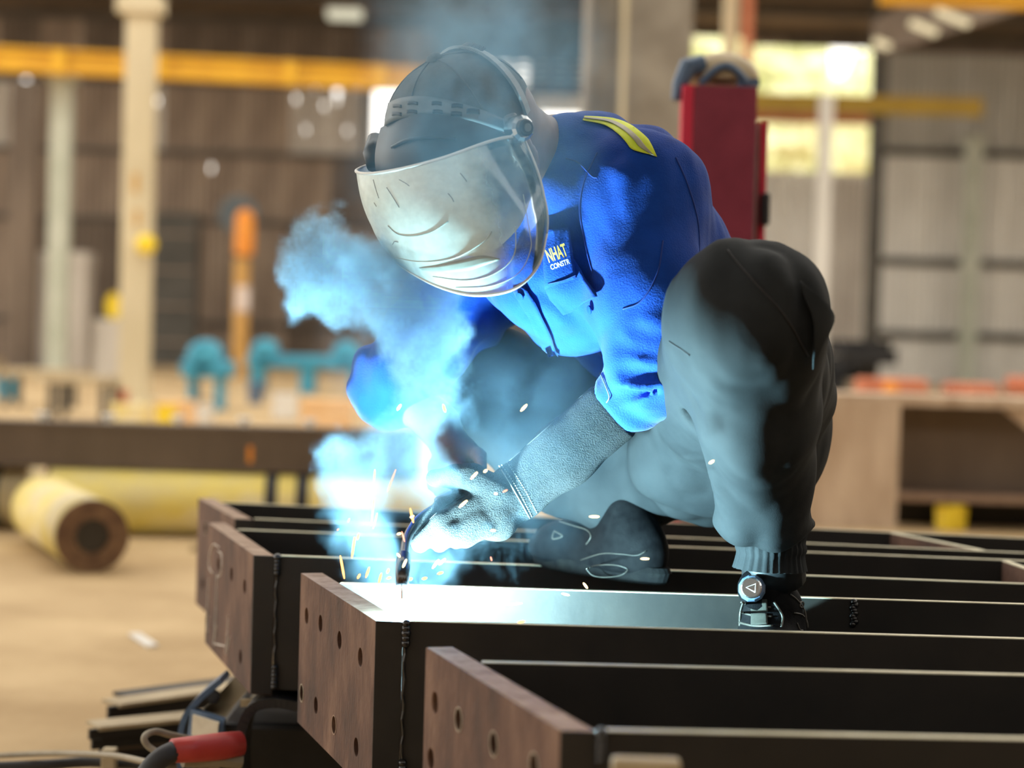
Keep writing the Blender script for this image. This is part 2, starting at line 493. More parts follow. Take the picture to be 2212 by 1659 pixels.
# ------------------------------------------------------------------ crane rails
def rail(name, p0, p1, h, w, mat, label, joints=()):
    d = (p1 - p0).normalized()
    root = empty(name, (p0 + p1) / 2, label, 'crane rail')
    MB().bar(p0, p1, w * .35, h).build('web', mat, root)
    for s in (-1, 1):
        o = Vector((0, 0, s * (h / 2)))
        MB().bar(p0 + o, p1 + o, w, h * .2).build('flange', mat, root)
    for t in joints:
        c = p0.lerp(p1, t)
        MB().bar(c - d * .1, c + d * .1, w * 1.12, h * 1.25).build('splice', mat, root)
    return root
ZR = 4.82
r0, r1 = G(-420, 107, ZR), G(1010, 178, ZR)
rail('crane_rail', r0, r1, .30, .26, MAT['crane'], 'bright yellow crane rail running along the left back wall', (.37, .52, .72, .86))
dcl = G(1877, 835, 0).y - .246
r2, r3 = P(1560, 219, dcl), P(2122, 233, dcl)
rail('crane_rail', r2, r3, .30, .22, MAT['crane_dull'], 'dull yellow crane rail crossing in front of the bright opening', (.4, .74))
r4, r5 = P(1900, -6, 18), P(2420, 12, 18)
rail('crane_rail', r4, r5, .10, .2, MAT['crane'], 'yellow crane rail cut off by the top right corner')
# roof edge, upper right
re_ = empty('roof_edge', P(2040, 100, 30), 'dark sloping roof edge with pale lamps at upper right', 'roof edge')
q = [P(1895, 118, 30), P(2212, 18, 24), P(2400, -60, 22), P(2400, -220, 22), P(1895, 40, 30)]
MB().hexa(q, [v + Vector((0, .3, 0)) for v in q]).build('fascia', MAT['roof'], re_)
lampm = emis('warm_lamp', (1.0, .82, .5), 1.0)
for (px, py, w) in ((1995, 60, .34), (2058, 38, .42), (1905, 95, .2)):
    MB().box(P(px, py, 22), (w, .1, .07), M=Matrix.Rotation(.35, 3, 'Y')).build('strip_lamp', lampm, re_)
# glowing box added in place of a bright skylight, upper left
sk = empty('skylight_glow', P(745, 30, 33), 'pale glowing panel put in for a skylight in the dark roof at upper left', 'lamp')
MB().box(P(745, 30, 33), (.62, .3, .2)).build('glow_panel', emis('pale_skylight', (1.0, .93, .68), .75), sk, bevel=.05)
MB().box(P(745, 18, 33), (.7, .34, .06)).build('glow_frame', MAT['truss'], sk)
for (px, py, s, lab) in ((58, 190, 2.2, 'cluster of white glowing discs put in for sky gaps below the left end of the crane rail'), (729, 201, 2.2, 'single white glowing disc put in for a sky gap below the right end of the crane rail')):
    lp = empty('sky_gap_glow', P(px, py, 39), lab, 'lamp')  # glowing discs added where sky shows through gaps in the sheets
    em = emis('sky_gap_white', (1.0, .97, .92), 2.5)
    spots = ((0, 0), (14, 4), (-12, 6), (0, -14)) if px < 100 else ((0, 0),)
    for (dx, dy) in spots:
        MB().lathe([(.02, 0), (.07, .03), (.07, .06), (.02, .1)], P(px + dx, py + dy, 39), (0, -1, 0), 12).build('glow_disc', em, lp)
    MB().bar(P(px, py - 2, 39.2), Vector((P(px, py, 39.2).x, 39.2, zroof(39.2) + .02)), .03, .03, up=(0, 1, 0)).build('cable', MAT['truss'], lp)  # hanger added to hold the glowing discs

# ------------------------------------------------------------------ orange jib post and machines at the far left
c = G(517, 818, 0)
op = empty('jib_post', c, 'slim ochre post with a bright orange head in the left background', 'post')
MB().tube([c, c + Vector((0, 0, 2.0))], .13, 16).build('pole', MAT['orangedull'], op)
MB().lathe([(.12, 0), (.16, .05), (.16, .62), (.10, .74), (.02, .78)], c + Vector((.03, 0, 2.05)), (0, 0, 1), 20).build('orange_head', MAT['orange'], op)
MB().lathe([(.33, 0), (.33, .06), (.30, .08)], P(516, 466, c.y + .25), (0, -1, 0), 24).build('ring_guard', MAT['louvre'], op)
MB().box(P(524, 645, c.y - .15), (.22, .05, .42)).build('notice', MAT['paleplate'], op)
def machine(x0, x1, y0, ybase, label, kind):
    a, b = G(x0, ybase, 0), G(x1, ybase, 0)
    w = (b - a).length
    m_ = (a + b) / 2
    k = PXM(m_.y)
    h = (ybase - y0) * k
    root = empty('roller_stand', m_, label, 'machine')
    MB().box(m_ + Vector((0, 0, h * .62)), (w, .5, h * .25)).build('top_beam', MAT['bluemach'], root, bevel=.03)
    for s in ((-.42, .0, .42) if kind else (-.3, .25)):
        MB().box(m_ + Vector((s * w, 0, h * .25)), (w * .12, .4, h * .5)).build('leg', MAT['bluemach'], root)
    for s in ((-.36, .32) if kind else (-.05,)):
        MB().lathe([(h * .20, -.2), (h * .26, -.15), (h * .26, .15), (h * .20, .2)], m_ + Vector((s * w, -.05, h * .80)), (0, 1, 0), 20).build('roller', MAT['bluemach'], root, smooth=False)
    return root
machine(400, 497, 742, 885, 'blue roller stand left of the ochre post', 0)
machine(556, 770, 740, 850, 'wide blue roller stand right of the ochre post', 1)
def crate(px0, px1, py0, pyb, mat, label, name='crate', lid=None, cat='box'):
    a, b = G(px0, pyb, 0), G(px1, pyb, 0)
    m_ = (a + b) / 2
    k = PXM(m_.y)
    w, h = (px1 - px0) * k, (pyb - py0) * k
    root = empty(name, m_, label, cat)
    MB().box(m_ + Vector((0, 0, h * .45)), (w, w * .7, h * .9)).build('body', MAT[mat], root, bevel=.01)
    MB().box(m_ + Vector((0, 0, h * .94)), (w * 1.04, w * .74, h * .12)).build('lid', MAT[lid or mat], root, bevel=.01)
    return root
crate(338, 378, 866, 930, 'yellow', 'bright yellow crate on the floor beside the cream column', lid='peach')
crate(372, 420, 864, 926, 'peach', 'peach cardboard box right of the yellow crate')
crate(652, 758, 862, 934, 'peach', 'wide peach cardboard box beside the blue sleeve')
crate(590, 640, 850, 905, 'sheet_grey', 'pale grey box left of the wide peach box')
crate(246, 322, 872, 925, 'pipe_cream', 'cream block at the foot of the cream column', 'block', cat='block')
crate(250, 276, 842, 900, 'redbrick', 'small red-orange block beside the cream column', 'block', cat='block')
crate(75, 190, 545, 800, 'sheet_light', 'large pale cabinet standing behind the grey-green column', 'cabinet', cat='cabinet')
crate(205, 262, 690, 815, 'sheet_light', 'pale low cabinet left of the cream column', 'cabinet', cat='cabinet')
lk = crate(232, 262, 636, 812, 'sheet_dark', 'tall dark narrow locker with a yellow sign, left of the cream column', 'locker', cat='locker')
MB().lathe([(.02, 0), (.13, .005), (.13, .03), (.02, .035)], P(246, 662, G(247, 812, 0).y - .16), (0, -1, 0), 20).build('sign', MAT['yellow'], lk).scale = (1, 1, 1.7)
def bucket(px, py, r, h, mat, label):
    c = G(px, py, 0)
    root = empty('bucket', c, label, 'bucket')
    MB().lathe([(r * .8, 0), (r, h), (r * .93, h), (r * .75, .02)], c, (0, 0, 1), 20).build('pail', MAT[mat], root)
    MB().tube([c + Vector((-r, 0, h)), c + Vector((-r * .6, 0, h + r * .7)), c + Vector((r * .6, 0, h + r * .7)), c + Vector((r, 0, h))], .008, 6).build('handle', MAT['truss'], root)
bucket(443, 912, .085, .16, 'white', 'small white pail between the boxes and the blue roller stand')
bucket(552, 872, .10, .24, 'bluepanel', 'blue-grey pail at the foot of the ochre post')
bucket(15, 860, .15, .22, 'bluemach', 'pale blue pail at the left edge')
# low benches behind
for (x0, x1, yb_, lab) in ((20, 150, 880, 'low brown work bench at the left edge of the hall'), (120, 240, 905, 'long low bench left of the cream column')):
    a, b = G(x0, yb_, 0), G(x1, yb_, 0)
    m_ = (a + b) / 2
    w = (b - a).length
    root = empty('work_bench', m_, lab, 'bench')
    MB().box(m_ + Vector((0, 0, .36)), (w, .6, .06)).build('bench_top', MAT['tan'], root)
    for s in (-.45, .45):
        for t in (-.25, .25):
            MB().box(m_ + Vector((s * w, t, .17)), (.06, .06, .34)).build('leg', MAT['darkcol'], root)
# dark stacked material against the wall behind the blue stands
dk = empty('tool_rack', G(372, 790, 0), 'dark tall rack against the back wall right of the cream column', 'rack')
c = G(372, 790, 0)
MB().box(c + Vector((0, 0, 1.6)), (1.0, .5, 3.2)).build('rack_body', MAT['darkcol'], dk)
for i in range(4):
    MB().box(c + Vector((0, -.28, .5 + .75 * i)), (.9, .06, .05)).build('shelf', MAT['sheet_brown'], dk)
dk = empty('tool_rack', G(640, 785, 0), 'dark low rack of upright bars behind the wide blue roller stand', 'rack')
c = G(620, 785, 0)
MB().box(c + Vector((0, 0, .55)), (3.2, .4, 1.1)).build('rack_body', MAT['darkcol'], dk)
for i in range(7):
    MB().box(c + Vector((-1.4 + .46 * i, -.3, .8 + .1 * (i % 3))), (.16, .1, 1.3 + .25 * (i % 2))).build('upright', MAT['sheet_brown'], dk)

# ------------------------------------------------------------------ pipes and the dark beam lying on them (left)
def pipe(name, a, b, ro, ri, mat, label, bands=()):
    a, b = Vector(a), Vector(b)
    root = empty(name, Vector((a.x, a.y, 0)), label, 'pipe')
    L = (b - a).length
    ax = (b - a).normalized()
    MB().lathe([(ro, 0), (ro, L)], a, ax, 40).build('shell', MAT[mat], root, smooth=False)
    for o in [root.children[-1]]:
        o.data.polygons.foreach_set('use_smooth', [len(p.vertices) == 4 for p in o.data.polygons])
    MB().add(*ring_prof(a, -ax, ri, ro)).build('end_ring', MAT['rustring'], root)
    MB().lathe([(ri, .004), (ri * .98, .005)], a - ax * .001, -ax, 24).build('bore_shade', MAT['soot_shade'], root)  # flat black disc paints the shade inside the pipe
    for t in bands:
        c = a + ax * t
        MB().lathe([(ro, 0), (ro * 1.035, .004), (ro * 1.035, .05), (ro, .054)], c, ax, 40).build('band', MAT['blackcable'], root)
    return root
def ring_prof(c, ax, ri, ro, n=36, t=.02):
    s = ax.orthogonal().normalized(); u = ax.cross(s)
    vs, fs = [], []
    for (r, h) in ((ri, 0), (ro, 0), (ro, t), (ri, t)):
        for k in range(n):
            q = 2 * math.pi * k / n
            vs.append(c + ax * h + (s * math.cos(q) + u * math.sin(q)) * r)
    for a_ in range(4):
        b_ = (a_ + 1) % 4
        for k in range(n):
            fs.append((a_ * n + k, a_ * n + (k + 1) % n, b_ * n + (k + 1) % n, b_ * n + k))
    return vs, fs
pe = G(196, 1236, 0); R1 = .131
pe = Vector((pe.x, pe.y, R1))
pdir = (P(75, 1095, pe.y + 1.1) - P(196, 1160, pe.y)); pdir.z = 0
pipe('steel_pipe', pe, pe + pdir.normalized() * 1.0, R1, .062, 'pipe_cream', 'cream and yellow pipe pointing at the viewer with a rusty round end')
hb = G(430, 1165, 0); R2 = .14
pipe('steel_pipe', (-1.93, hb.y + .1, R2), (-.30, hb.y + .20, R2), R2, .09, 'pipe_yellow', 'long yellow pipe lying crosswise behind the rusty-ended pipe', bands=(.90, 1.03))
pipe('steel_pipe', (-3.4, hb.y + .4, R2), (-2.05, hb.y + .25, R2), R2, .09, 'pipe_cream', 'cream pipe cut off by the left edge', bands=(1.2,))
fb = MB().bar((-1.25, 7.30, .012), (-.85, 7.33, .012), .05, .024).build('flat_bar', MAT['tan'])
tag(fb, 'thin tan bar on the floor in front of the crosswise yellow pipe', 'bar')
d0 = hb.y + .12
zb = 2 * R2 + .005
lb = empty('dark_beam', P(380, 1015, d0), 'long dark brown beam with pale studs lying on the yellow pipes', 'beam')
a, b = P(-160, 1012, d0), P(905, 1016, d0 + .08)
a.z = b.z = zb + .09
MB().bar(a, b, .012, .16).build('web', MAT['sheet_dark'], lb)
for s in (-1, 1):
    MB().bar(a + Vector((0, 0, s * .088)), b + Vector((0, 0, s * .088)), .17, .014).build('flange', MAT['sheet_dark'], lb)
mbk = MB()
MB().bar(a + Vector((0, -.075, 0)), b + Vector((0, -.075, 0)), .01, .165).build('face_plate', MAT['sheet_dark'], lb)
for px in (-40, 95, 238, 385, 527, 668):
    t = (px + 160) / 1065
    MB().lathe([(.017, 0), (.017, .03), (.03, .03), (.03, .042), (.02, .045)], a.lerp(b, t) + Vector((0, -.06, .09)), (0, 0, 1), 12).build('stud', MAT['white'], lb)
MB().box(a.lerp(b, (543 + 160) / 1065) + Vector((0, -.083, -.02)), (.02, .004, .07)).build('paint_mark', MAT['orange'], lb)

# ------------------------------------------------------------------ red cabinet with a helmet on top
dR = 4.25
tl, tr = P(1475, 183, dR), P(1640, 186, dR - .02)
kx = PXM(dR)
cx = (P(1500, 183, dR).x + tr.x) / 2
wR = tr.x - P(1500, 183, dR).x
zt = tl.z
rc_ = empty('red_cabinet', (cx, dR + .12, 0), 'tall narrow dark red cabinet post behind the shoulder', 'cabinet')
MB().box((cx, dR + .12, zt / 2), (wR, .24, zt)).build('body', MAT['red'], rc_, bevel=.003)
MB().box((cx - wR / 2 - .0135, dR + .03, zt / 2), (.026, .06, zt)).build('sunlit_edge', MAT['redbright'], rc_, bevel=.002)  # brighter red puts sunlight on the left face into the colour
zz = P(1655, 255, dR).z
MB().box((tr.x + .011, dR + .13, zz / 2), (.020, .03, zz)).build('pale_strip', MAT['paleplate'], rc_)
MB().box((tr.x + .030, dR + .11, zz / 2), (.016, .04, zz)).build('door_edge', MAT['redbright'], rc_)
ph = P(1661, 448, dR)
MB().box((ph.x, dR + .07, ph.z), (.02, .04, .075)).build('handle', MAT['black'], rc_, bevel=.006)
hc_ = P(1555, 183, dR + .1)
hm = empty('hard_hat', (cx - .005, dR + .11, zt), 'tan hard hat with a dark head strap resting on the red cabinet', 'helmet')
b0 = Vector((cx + .0, dR + .11, zt + .002))
R_ = .088
prof = [(R_ * .98, .018)] + [(R_ * math.cos(t), .03 + R_ * .68 * math.sin(t)) for t in [i * math.pi / 2 / 9 for i in range(10)]]
MB().lathe(prof, b0, (0, 0, 1), 28).build('shell', MAT['tan'], hm, smooth=True)
arch = [b0 + Vector((-.055 + .11 * t / 12, -.075 - .02 * math.sin(math.pi * t / 12), .006 + .04 * math.sin(math.pi * t / 12))) for t in range(13)]
MB().tube(arch, .009, 8).build('head_strap', MAT['bluepanel'], hm)
MB().tube([b0 + Vector((-.05, -.06, .055)), b0 + Vector((-.085, -.07, .045)), b0 + Vector((-.105, -.075, .0)), b0 + Vector((-.112, -.08, -.035))], [.022, .024, .017, .010], 10).build('ear_flap', MAT['bluepanel'], hm)
MB().box(b0 + Vector((.055, -.07, .012)), (.05, .02, .018)).build('strap_clip', MAT['bluepanel'], hm)

# ------------------------------------------------------------------ rusty girder at the right
dG = 8.9
gl, gr = P(1722, 1000, dG), P(1941, 1000, dG)
ztp, zbt = P(1850, 862, dG).z, 0.0
gd = empty('rusty_girder', ((gl.x + gr.x) / 2, dG, zbt), 'big rusty girder with a pale end plate at right', 'girder')
MB().box(((gl.x + gr.x) / 2, dG + .02, (ztp + zbt) / 2), (gr.x - gl.x, .04, ztp - zbt)).build('end_plate', MAT['rust_pale'], gd)
xr = P(2420, 1000, dG + .1).x
MB().box(((gl.x + xr) / 2, dG + .22, ztp + .0), (xr - gl.x, .42, .05)).build('top_flange', MAT['rust_pale'], gd)
MB().box(((gr.x + xr) / 2, dG + .3, (ztp + zbt) / 2 + .06), (xr - gr.x, .03, ztp - zbt - .14)).build('web', MAT['sheet_dark'], gd)
zf = P(2080, 1080, dG).z
MB().box(((gr.x + xr) / 2, dG + .18, zf), (xr - gr.x, .3, .03)).build('bottom_flange', MAT['rust_top'], gd)
MB().box(((gr.x + xr) / 2, dG + .34, zf / 2), (xr - gr.x, .03, zf)).build('shade_panel', MAT['mill'], gd)  # dark panel put in for the shade under the girder
tri = [P(2170, 885, dG + .05), P(2260, 885, dG + .05), P(2260, 960, dG + .05)]
MB().hexa(tri, [v + Vector((0, .04, 0)) for v in tri]).build('gusset', MAT['rust_pale'], gd)
yb0 = G(2055, 1190, 0)
o = MB().lathe([(.070, 0), (.074, .01), (.078, .115), (.070, .122)], (P(2055, 1100, dG + .1).x, dG + .1, .0), (0, 0, 1), 20).build('yellow_can', MAT['yellow'], None)
tag(o, 'yellow can standing under the rusty girder', 'can')
WLOC[o.name] = o.location.copy()
for (px, py, w, h, mat, lab) in ((1925, 835, .36, .16, 'redbrick', 'red-brown casting with an orange core behind the girder'), (2095, 842, .26, .13, 'redbrick', 'low red-brown block behind the right part of the girder'),
                                 (2225, 836, .22, .20, 'redbrick', 'red-brown block at the right edge behind the girder')):
    d = 15.0
    c = P(px, py, d)
    root = empty('casting', (c.x, d, 0), lab, 'casting')
    z0 = c.z - h
    MB().box((c.x, d, max(.05, c.z - h * .3) / 2), (w * 1.4, .4, max(.1, c.z - h * .3))).build('pedestal', MAT['sheet_brown'], root)
    MB().box((c.x, d, c.z), (w * 1.5, .35, h * .8)).build('block', MAT[mat], root, bevel=.03)
    MB().lathe([(h * .32, 0), (h * .36, .02), (h * .36, .1)], (c.x - .05, d - .27, c.z - .01), (0, 1, 0), 16).build('core', MAT['orange' if px < 2000 else 'redbrick'], root)
dkp = empty('scrap_heap', G(1805, 860, 0), 'dark scrap pile at the wall behind the knee', 'scrap')
c = Vector((P(1815, 800, 20).x, 20.0, 0))
for k in range(9):
    MB().box(c + Vector((rnd.uniform(-.4, .4), rnd.uniform(-.2, .2), .12 + .09 * k)), (rnd.uniform(.3, .7), .3, .16), rnd.uniform(-1, 1)).build('scrap_piece', MAT['seam'], dkp)
# ================================================================== FOREGROUND BEAMS
ZT = CAM_Z - .382
FH = .222                       # flange height
TP = .034                       # end plate thickness
def boolean_holes(o, pts, axis, r):
    mb = MB()
    for p in pts:
        mb.lathe([(r, -.08), (r, .08)], p, axis, 20)
    c = mb.build('cutter', MAT['soot_shade'])
    md = o.modifiers.new('holes', 'BOOLEAN')
    md.operation = 'DIFFERENCE'
    md.object = c
    md.solver = 'EXACT'
    dg = bpy.context.evaluated_depsgraph_get()
    me = bpy.data.meshes.new_from_object(o.evaluated_get(dg))
    o.modifiers.clear()
    o.data = me
    bpy.data.objects.remove(c)
def edge_line(mb, a, b, w, dn):
    """bare steel edge: a thin slab sunk along the top of a flange"""
    mb.hexa([a - dn * w / 2, a + dn * w / 2, b + dn * w / 2, b - dn * w / 2], [v + Vector((0, 0, .0012)) for v in (a - dn * w / 2, a + dn * w / 2, b + dn * w / 2, b - dn * w / 2)])
def make_beam(label, plate_far, plate_near, nearL, nearR, farL, farR, holes, tf=.013, chalk=None, welds=True, plate_h=.232):
    pf, pn = G(*plate_far, ZT), G(*plate_near, ZT)
    root = empty('steel_beam', (pn.x, pn.y, ZT - plate_h), label, 'steel beam', 'beams being welded in the foreground')
    along = (G(*nearR, ZT) - G(*nearL, ZT)).normalized()
    pd = (pn - pf).normalized()
    a_ = G(*nearL, ZT); d_l = along
    den = pd.x * d_l.y - pd.y * d_l.x
    pn = pf + pd * (((a_.x - pf.x) * d_l.y - (a_.y - pf.y) * d_l.x) / den)
    pnrm = Vector((pd.y, -pd.x, 0))          # outward normal (to the left)
    if pnrm.x > 0: pnrm = -pnrm
    inn = -pnrm * TP
    dz = Vector((0, 0, -plate_h))
    pin = pn + along * (TP / abs(along.dot(pnrm)))
    pl = MB().hexa([pf + dz, pn + dz, pin + dz, pf + inn + dz], [pf, pn, pin, pf + inn]).build('end_plate', MAT['rust'], root, bevel=0)
    pl.data.materials.append(MAT['mill'])
    pl.data.materials.append(MAT['rust_top'])
    for pg in pl.data.polygons:
        if pg.normal.dot(pd) > .8: pg.material_index = 1
        if pg.normal.z > .8: pg.material_index = 2
    pts = [RP(x, y, pf, pnrm) for (x, y) in holes]
    if pts:
        boolean_holes(pl, pts, pnrm, .0128)
    b = pl.modifiers.new('bevel', 'BEVEL'); b.width = .0012; b.segments = 1; b.limit_method = 'ANGLE'
    for p in pts:
        MB().lathe([(.0132, 0), (.0132, -.004)], p - pnrm * .010, pnrm, 16).build('hole_shade', MAT['soot_shade'], pl)  # black disc puts the shade inside the hole into colour
    for p in pts:
        if rnd.random() < .45: continue
        o = MB().add(*ring_prof(p + pnrm * .0002, pnrm, .0127, .0142, 24, .0006)).build('hole_rim', MAT['holerim' if rnd.random() < .6 else 'rust_top'], pl)
    # flanges
    for (L, R_, nm) in ((nearL, nearR, 'near'), (farL, farR, 'far')):
        a, c = G(*L, ZT), G(*R_, ZT)
        d = (c - a).normalized()
        # start on the inner face of the end plate
        p0 = pf + inn
        t = (p0 - a).dot(pnrm) / d.dot(pnrm)
        a = a + d * t
        c = c + d * .35
        dn = Vector((-d.y, d.x, 0))
        dn = dn if dn.y < 0 else -dn             # toward the viewer
        h = Vector((0, 0, -FH))
        q = [a, c, c - dn * tf, a - dn * tf]
        MB().hexa([v + h for v in q], q).build('flange', MAT['mill'], root)
        mb = MB()
        edge_line(mb, a - dn * tf / 2, c - dn * tf / 2, tf * .86, dn)
        o = mb.build('bare_edge', MAT['cut'], root)
        o['label'] = 'bare pale steel edge on top of the flange'
        if nm == 'near':
            near = (a, c, d, dn)
        else:
            far = (a, c, d, dn)
    # web
    zw = ZT - .105
    a0, a1 = near[0] - near[3] * tf, far[0]
    c0, c1 = near[1] - near[3] * tf, far[1]
    w = [Vector((v.x, v.y, zw)) for v in (a0, c0, c1, a1)]
    MB().hexa([v + Vector((0, 0, -.009)) for v in w], w).build('web', MAT['mill'], root)
    # weld beads on the outside of the near flange where it meets the plate
    if welds:
        a, c, d, dn = near
        for (z, n) in ((-.018, 5), (-FH + .024, 6)):
            mb = MB()
            for i in range(n):
                rr = .0055 + .0015 * rnd.random()
                p = a + d * .004 + dn * .002 + Vector((0, 0, z - .0065 * (i - n / 2) * (1 if z > -.05 else -1)))
                mb.lathe([(rr * .4, -rr), (rr, -rr * .4), (rr, rr * .4), (rr * .4, rr)], p, dn, 10)
            mb.build('weld_bead', MAT['soot_shade'], root, smooth=True)
        mb = MB()
        pts_ = [a + d * (.003 + .0012 * math.sin(i * 1.9)) + dn * .0015 + Vector((0, 0, -.03 - i * (FH - .07) / 14)) for i in range(15)]
        mb.tube(pts_, .0022, 6)
        mb.build('weld_seam', MAT['soot_shade'], root)
    if chalk:
        for st in chalk:
            pp = [RP(x, y, pf, pnrm) + pnrm * .0008 for (x, y) in st]
            pp = spline(pp, max(4, 5 * len(pp)))
            MB().tube(pp, [.0014 * (.6 + .4 * math.sin(math.pi * i / (len(pp) - 1))) for i in range(len(pp))], 6).build('chalk_mark', MAT['chalk'], pl)
    return root, near, far, (pf, pn, pnrm)
B1 = make_beam('nearest steel beam with its rusty end plate at bottom centre', (920, 1398), (1208, 1577), (1265, 1580), (2212, 1600), (1040, 1433), (2212, 1461),
               [(939, 1518), (991, 1554), (1067, 1607), (1154, 1655), (930, 1640)])
B2 = make_beam('steel beam being welded, its trough lit white by the arc', (650, 1238), (803, 1336), (862, 1343), (2212, 1382), (741, 1261), (2212, 1307),
               [(662, 1331), (692, 1347), (733, 1383), (778, 1420), (652, 1497), (682, 1524), (722, 1566), (769, 1614)])
B3 = make_beam('steel beam with chalk writing on its rusty end plate, second from the left', (449, 1129), (547, 1199), (560, 1200), (2212, 1263), (505, 1145), (2212, 1213),
               [(472, 1220), (500, 1241), (528, 1268), (465, 1362), (490, 1387), (519, 1420)],
               chalk=[[(474, 1182), (462, 1176), (455, 1195), (453, 1225), (460, 1238)], [(472, 1190), (480, 1200), (478, 1240), (468, 1246)], [(452, 1250), (450, 1290), (447, 1330)],
                      [(470, 1240), (468, 1290), (466, 1340), (463, 1385)], [(452, 1330), (449, 1365)], [(468, 1350), (462, 1395)], [(494, 1330), (492, 1370), (487, 1410)], [(497, 1375), (490, 1415)], [(462, 1390), (488, 1396)]])
B4 = make_beam('farthest steel beam of the foreground set, its end plate highest', (428, 1076), (503, 1118), (505, 1120), (2212, 1196), (515, 1088), (2212, 1164),
               [(444, 1141), (438, 1262)], welds=False)
# stiffeners inside the troughs at the right
def stiffener(root, near, far, pxf, pxn):
    a, b = G(*pxf, ZT), G(*pxn, ZT)
    d = (b - a).normalized(); s = Vector((-d.y, d.x, 0)) * .006
    h = Vector((0, 0, -.105))
    q = [a - s, b - s, b + s, a + s]
    MB().hexa([v + h for v in q], q).build('stiffener', MAT['rust'], root)
    MB().hexa([v + Vector((0, 0, .0002)) for v in q], [v + Vector((0, 0, .0016)) for v in q]).build('bare_edge', MAT['cut'], root)
stiffener(B4[0], B4[1], B4[2], (1929, 1152), (2122, 1190))
stiffener(B3[0], B3[1], B3[2], (2172, 1213), (2330, 1268))
mb = MB()
for i in range(9):
    p = P(1846 + 3 * math.sin(i * 2.1), 1302 + i * 6, 2.73)
    t = (B2[2][0] - p).dot(B2[2][3]) / B2[2][3].dot(B2[2][3])
    p = p + B2[2][3] * (t + .001)
    mb.lathe([(.002, -.004), (.0055, -.001), (.0055, .001), (.002, .004)], p, B2[2][3], 8)
mb.build('weld_seam', MAT['soot_shade'], B2[0], smooth=True)
# trestles under the beams
for (x, lab) in ((.06, 'dark steel trestle under the beams near the arc'), (.80, 'dark steel trestle under the right part of the beams')):
    zt2 = ZT - FH - .001
    root = empty('trestle', (x, 2.9, 0), lab, 'trestle')
    MB().bar((x, 1.62, zt2 - .04), (x, 4.15, zt2 - .04), .08, .08).build('rail', MAT['wood'], root)
    for y in (1.7, 2.9, 4.05):
        for s in (-1, 1):
            MB().bar((x + s * .02, y, zt2 - .08), (x + s * .12, y, 0), .05, .05, up=(0, 1, 0)).build('leg', MAT['wood'], root)

# ================================================================== TOOLS ON THE FLOOR, BOTTOM LEFT
# stacked angle bars
barspec = [((200, 1568), (402, 1548), 3.95, .02, 'tan', 'pale flat bar on top of the dark bar pile at bottom left'),
           ((240, 1520), (440, 1492), 4.10, .098, 'tan', 'second pale flat bar at the back of the bar pile'),
           ((262, 1503), (440, 1480), 4.25, .088, 'mill', 'thin dark bar at the very back of the bar pile'),
           ((205, 1590), (420, 1570), 3.93, .02, 'mill', 'dark bar directly under the pale flat bar'),
           ((222, 1610), (430, 1592), 3.88, .02, 'sheet_dark', 'brownish dark bar in the middle of the bar pile'),
           ((225, 1632), (440, 1618), 3.84, .02, 'mill', 'lowest dark bar at the front of the bar pile')]
zs = [.100, .100, .090, .076, .052, .024]
for i, (pa, pb, d, h, mt, lab) in enumerate(barspec):
    a, b = G(*pa, zs[i]), G(*pb, zs[i])
    dirv = (b - a).normalized()
    b = b + dirv * .55
    root = empty('steel_bar', a, lab, 'steel bar', 'bars piled on the floor')
    MB().bar(a, b, .07, .008).build('leg_plate', MAT[mt], root)
    MB().bar(a + Vector((0, -.031, -h / 2)), b + Vector((0, -.031, -h / 2)), .008, h).build('side_plate', MAT['mill'], root)
# wire feeder: blue framed label, two bent hoops, dark box body
dF = 3.19
fd = empty('wire_feeder', (P(600, 1600, dF).x, dF, 0), 'dark wire feeder with bent handle hoops and a blue framed label', 'welding machine')
def hoop(pts, w, mat):
    pp = spline([P(x, y, d) for (x, y, d) in pts], 22)
    mb = MB()
    for i in range(len(pp) - 1):
        mb.bar(pp[i], pp[i + 1] + (pp[i + 1] - pp[i]) * .08, .09, w, up=Vector((0, 1, 0)).cross((pp[i + 1] - pp[i])).normalized())
    return mb.build('handle_hoop', mat, fd)
hoop([(402, 1720, 3.240), (398, 1600, 3.240), (408, 1540, 3.240), (440, 1500, 3.240), (485, 1462, 3.240)], .010, MAT['bluepanel'])
hoop([(527, 1760, 3.090), (522, 1640, 3.090), (528, 1570, 3.090), (552, 1520, 3.090), (600, 1508, 3.090), (650, 1516, 3.090)], .016, MAT['black'])
a, b, c_, d_ = P(418, 1556, 3.260), P(508, 1462, 3.260), P(535, 1492, 3.220), P(470, 1562, 3.220)
q = [a, d_, c_, b]
MB().hexa(q, [v + Vector((0, .03, 0)) for v in q]).build('tan_bracket', MAT['tan'], fd)
MB().lathe([(.004, 0), (.012, .002), (.012, .012), (.005, .014)], P(462, 1503, 3.210), (0, -1, 0), 14).build('bracket_bolt', MAT['blackcable'], fd)
q = [P(400, 1628, 3.190), P(482, 1640, 3.140), P(484, 1555, 3.140), P(412, 1532, 3.190)]
MB().hexa(q, [v + Vector((0, .02, 0)) for v in q]).build('label_frame', MAT['bluepanel'], fd)
q = [P(413, 1588, 3.155), P(468, 1602, 3.120), P(472, 1562, 3.120), P(416, 1545, 3.155)]
MB().hexa(q, [v + Vector((0, .01, 0)) for v in q]).build('label', MAT['paper'], fd)
bc = P(610, 1640, 3.260)
MB().box((bc.x + .02, 3.42, bc.z / 2 + .03), (.27, .30, bc.z + .06)).build('body', MAT['black'], fd, bevel=.01)
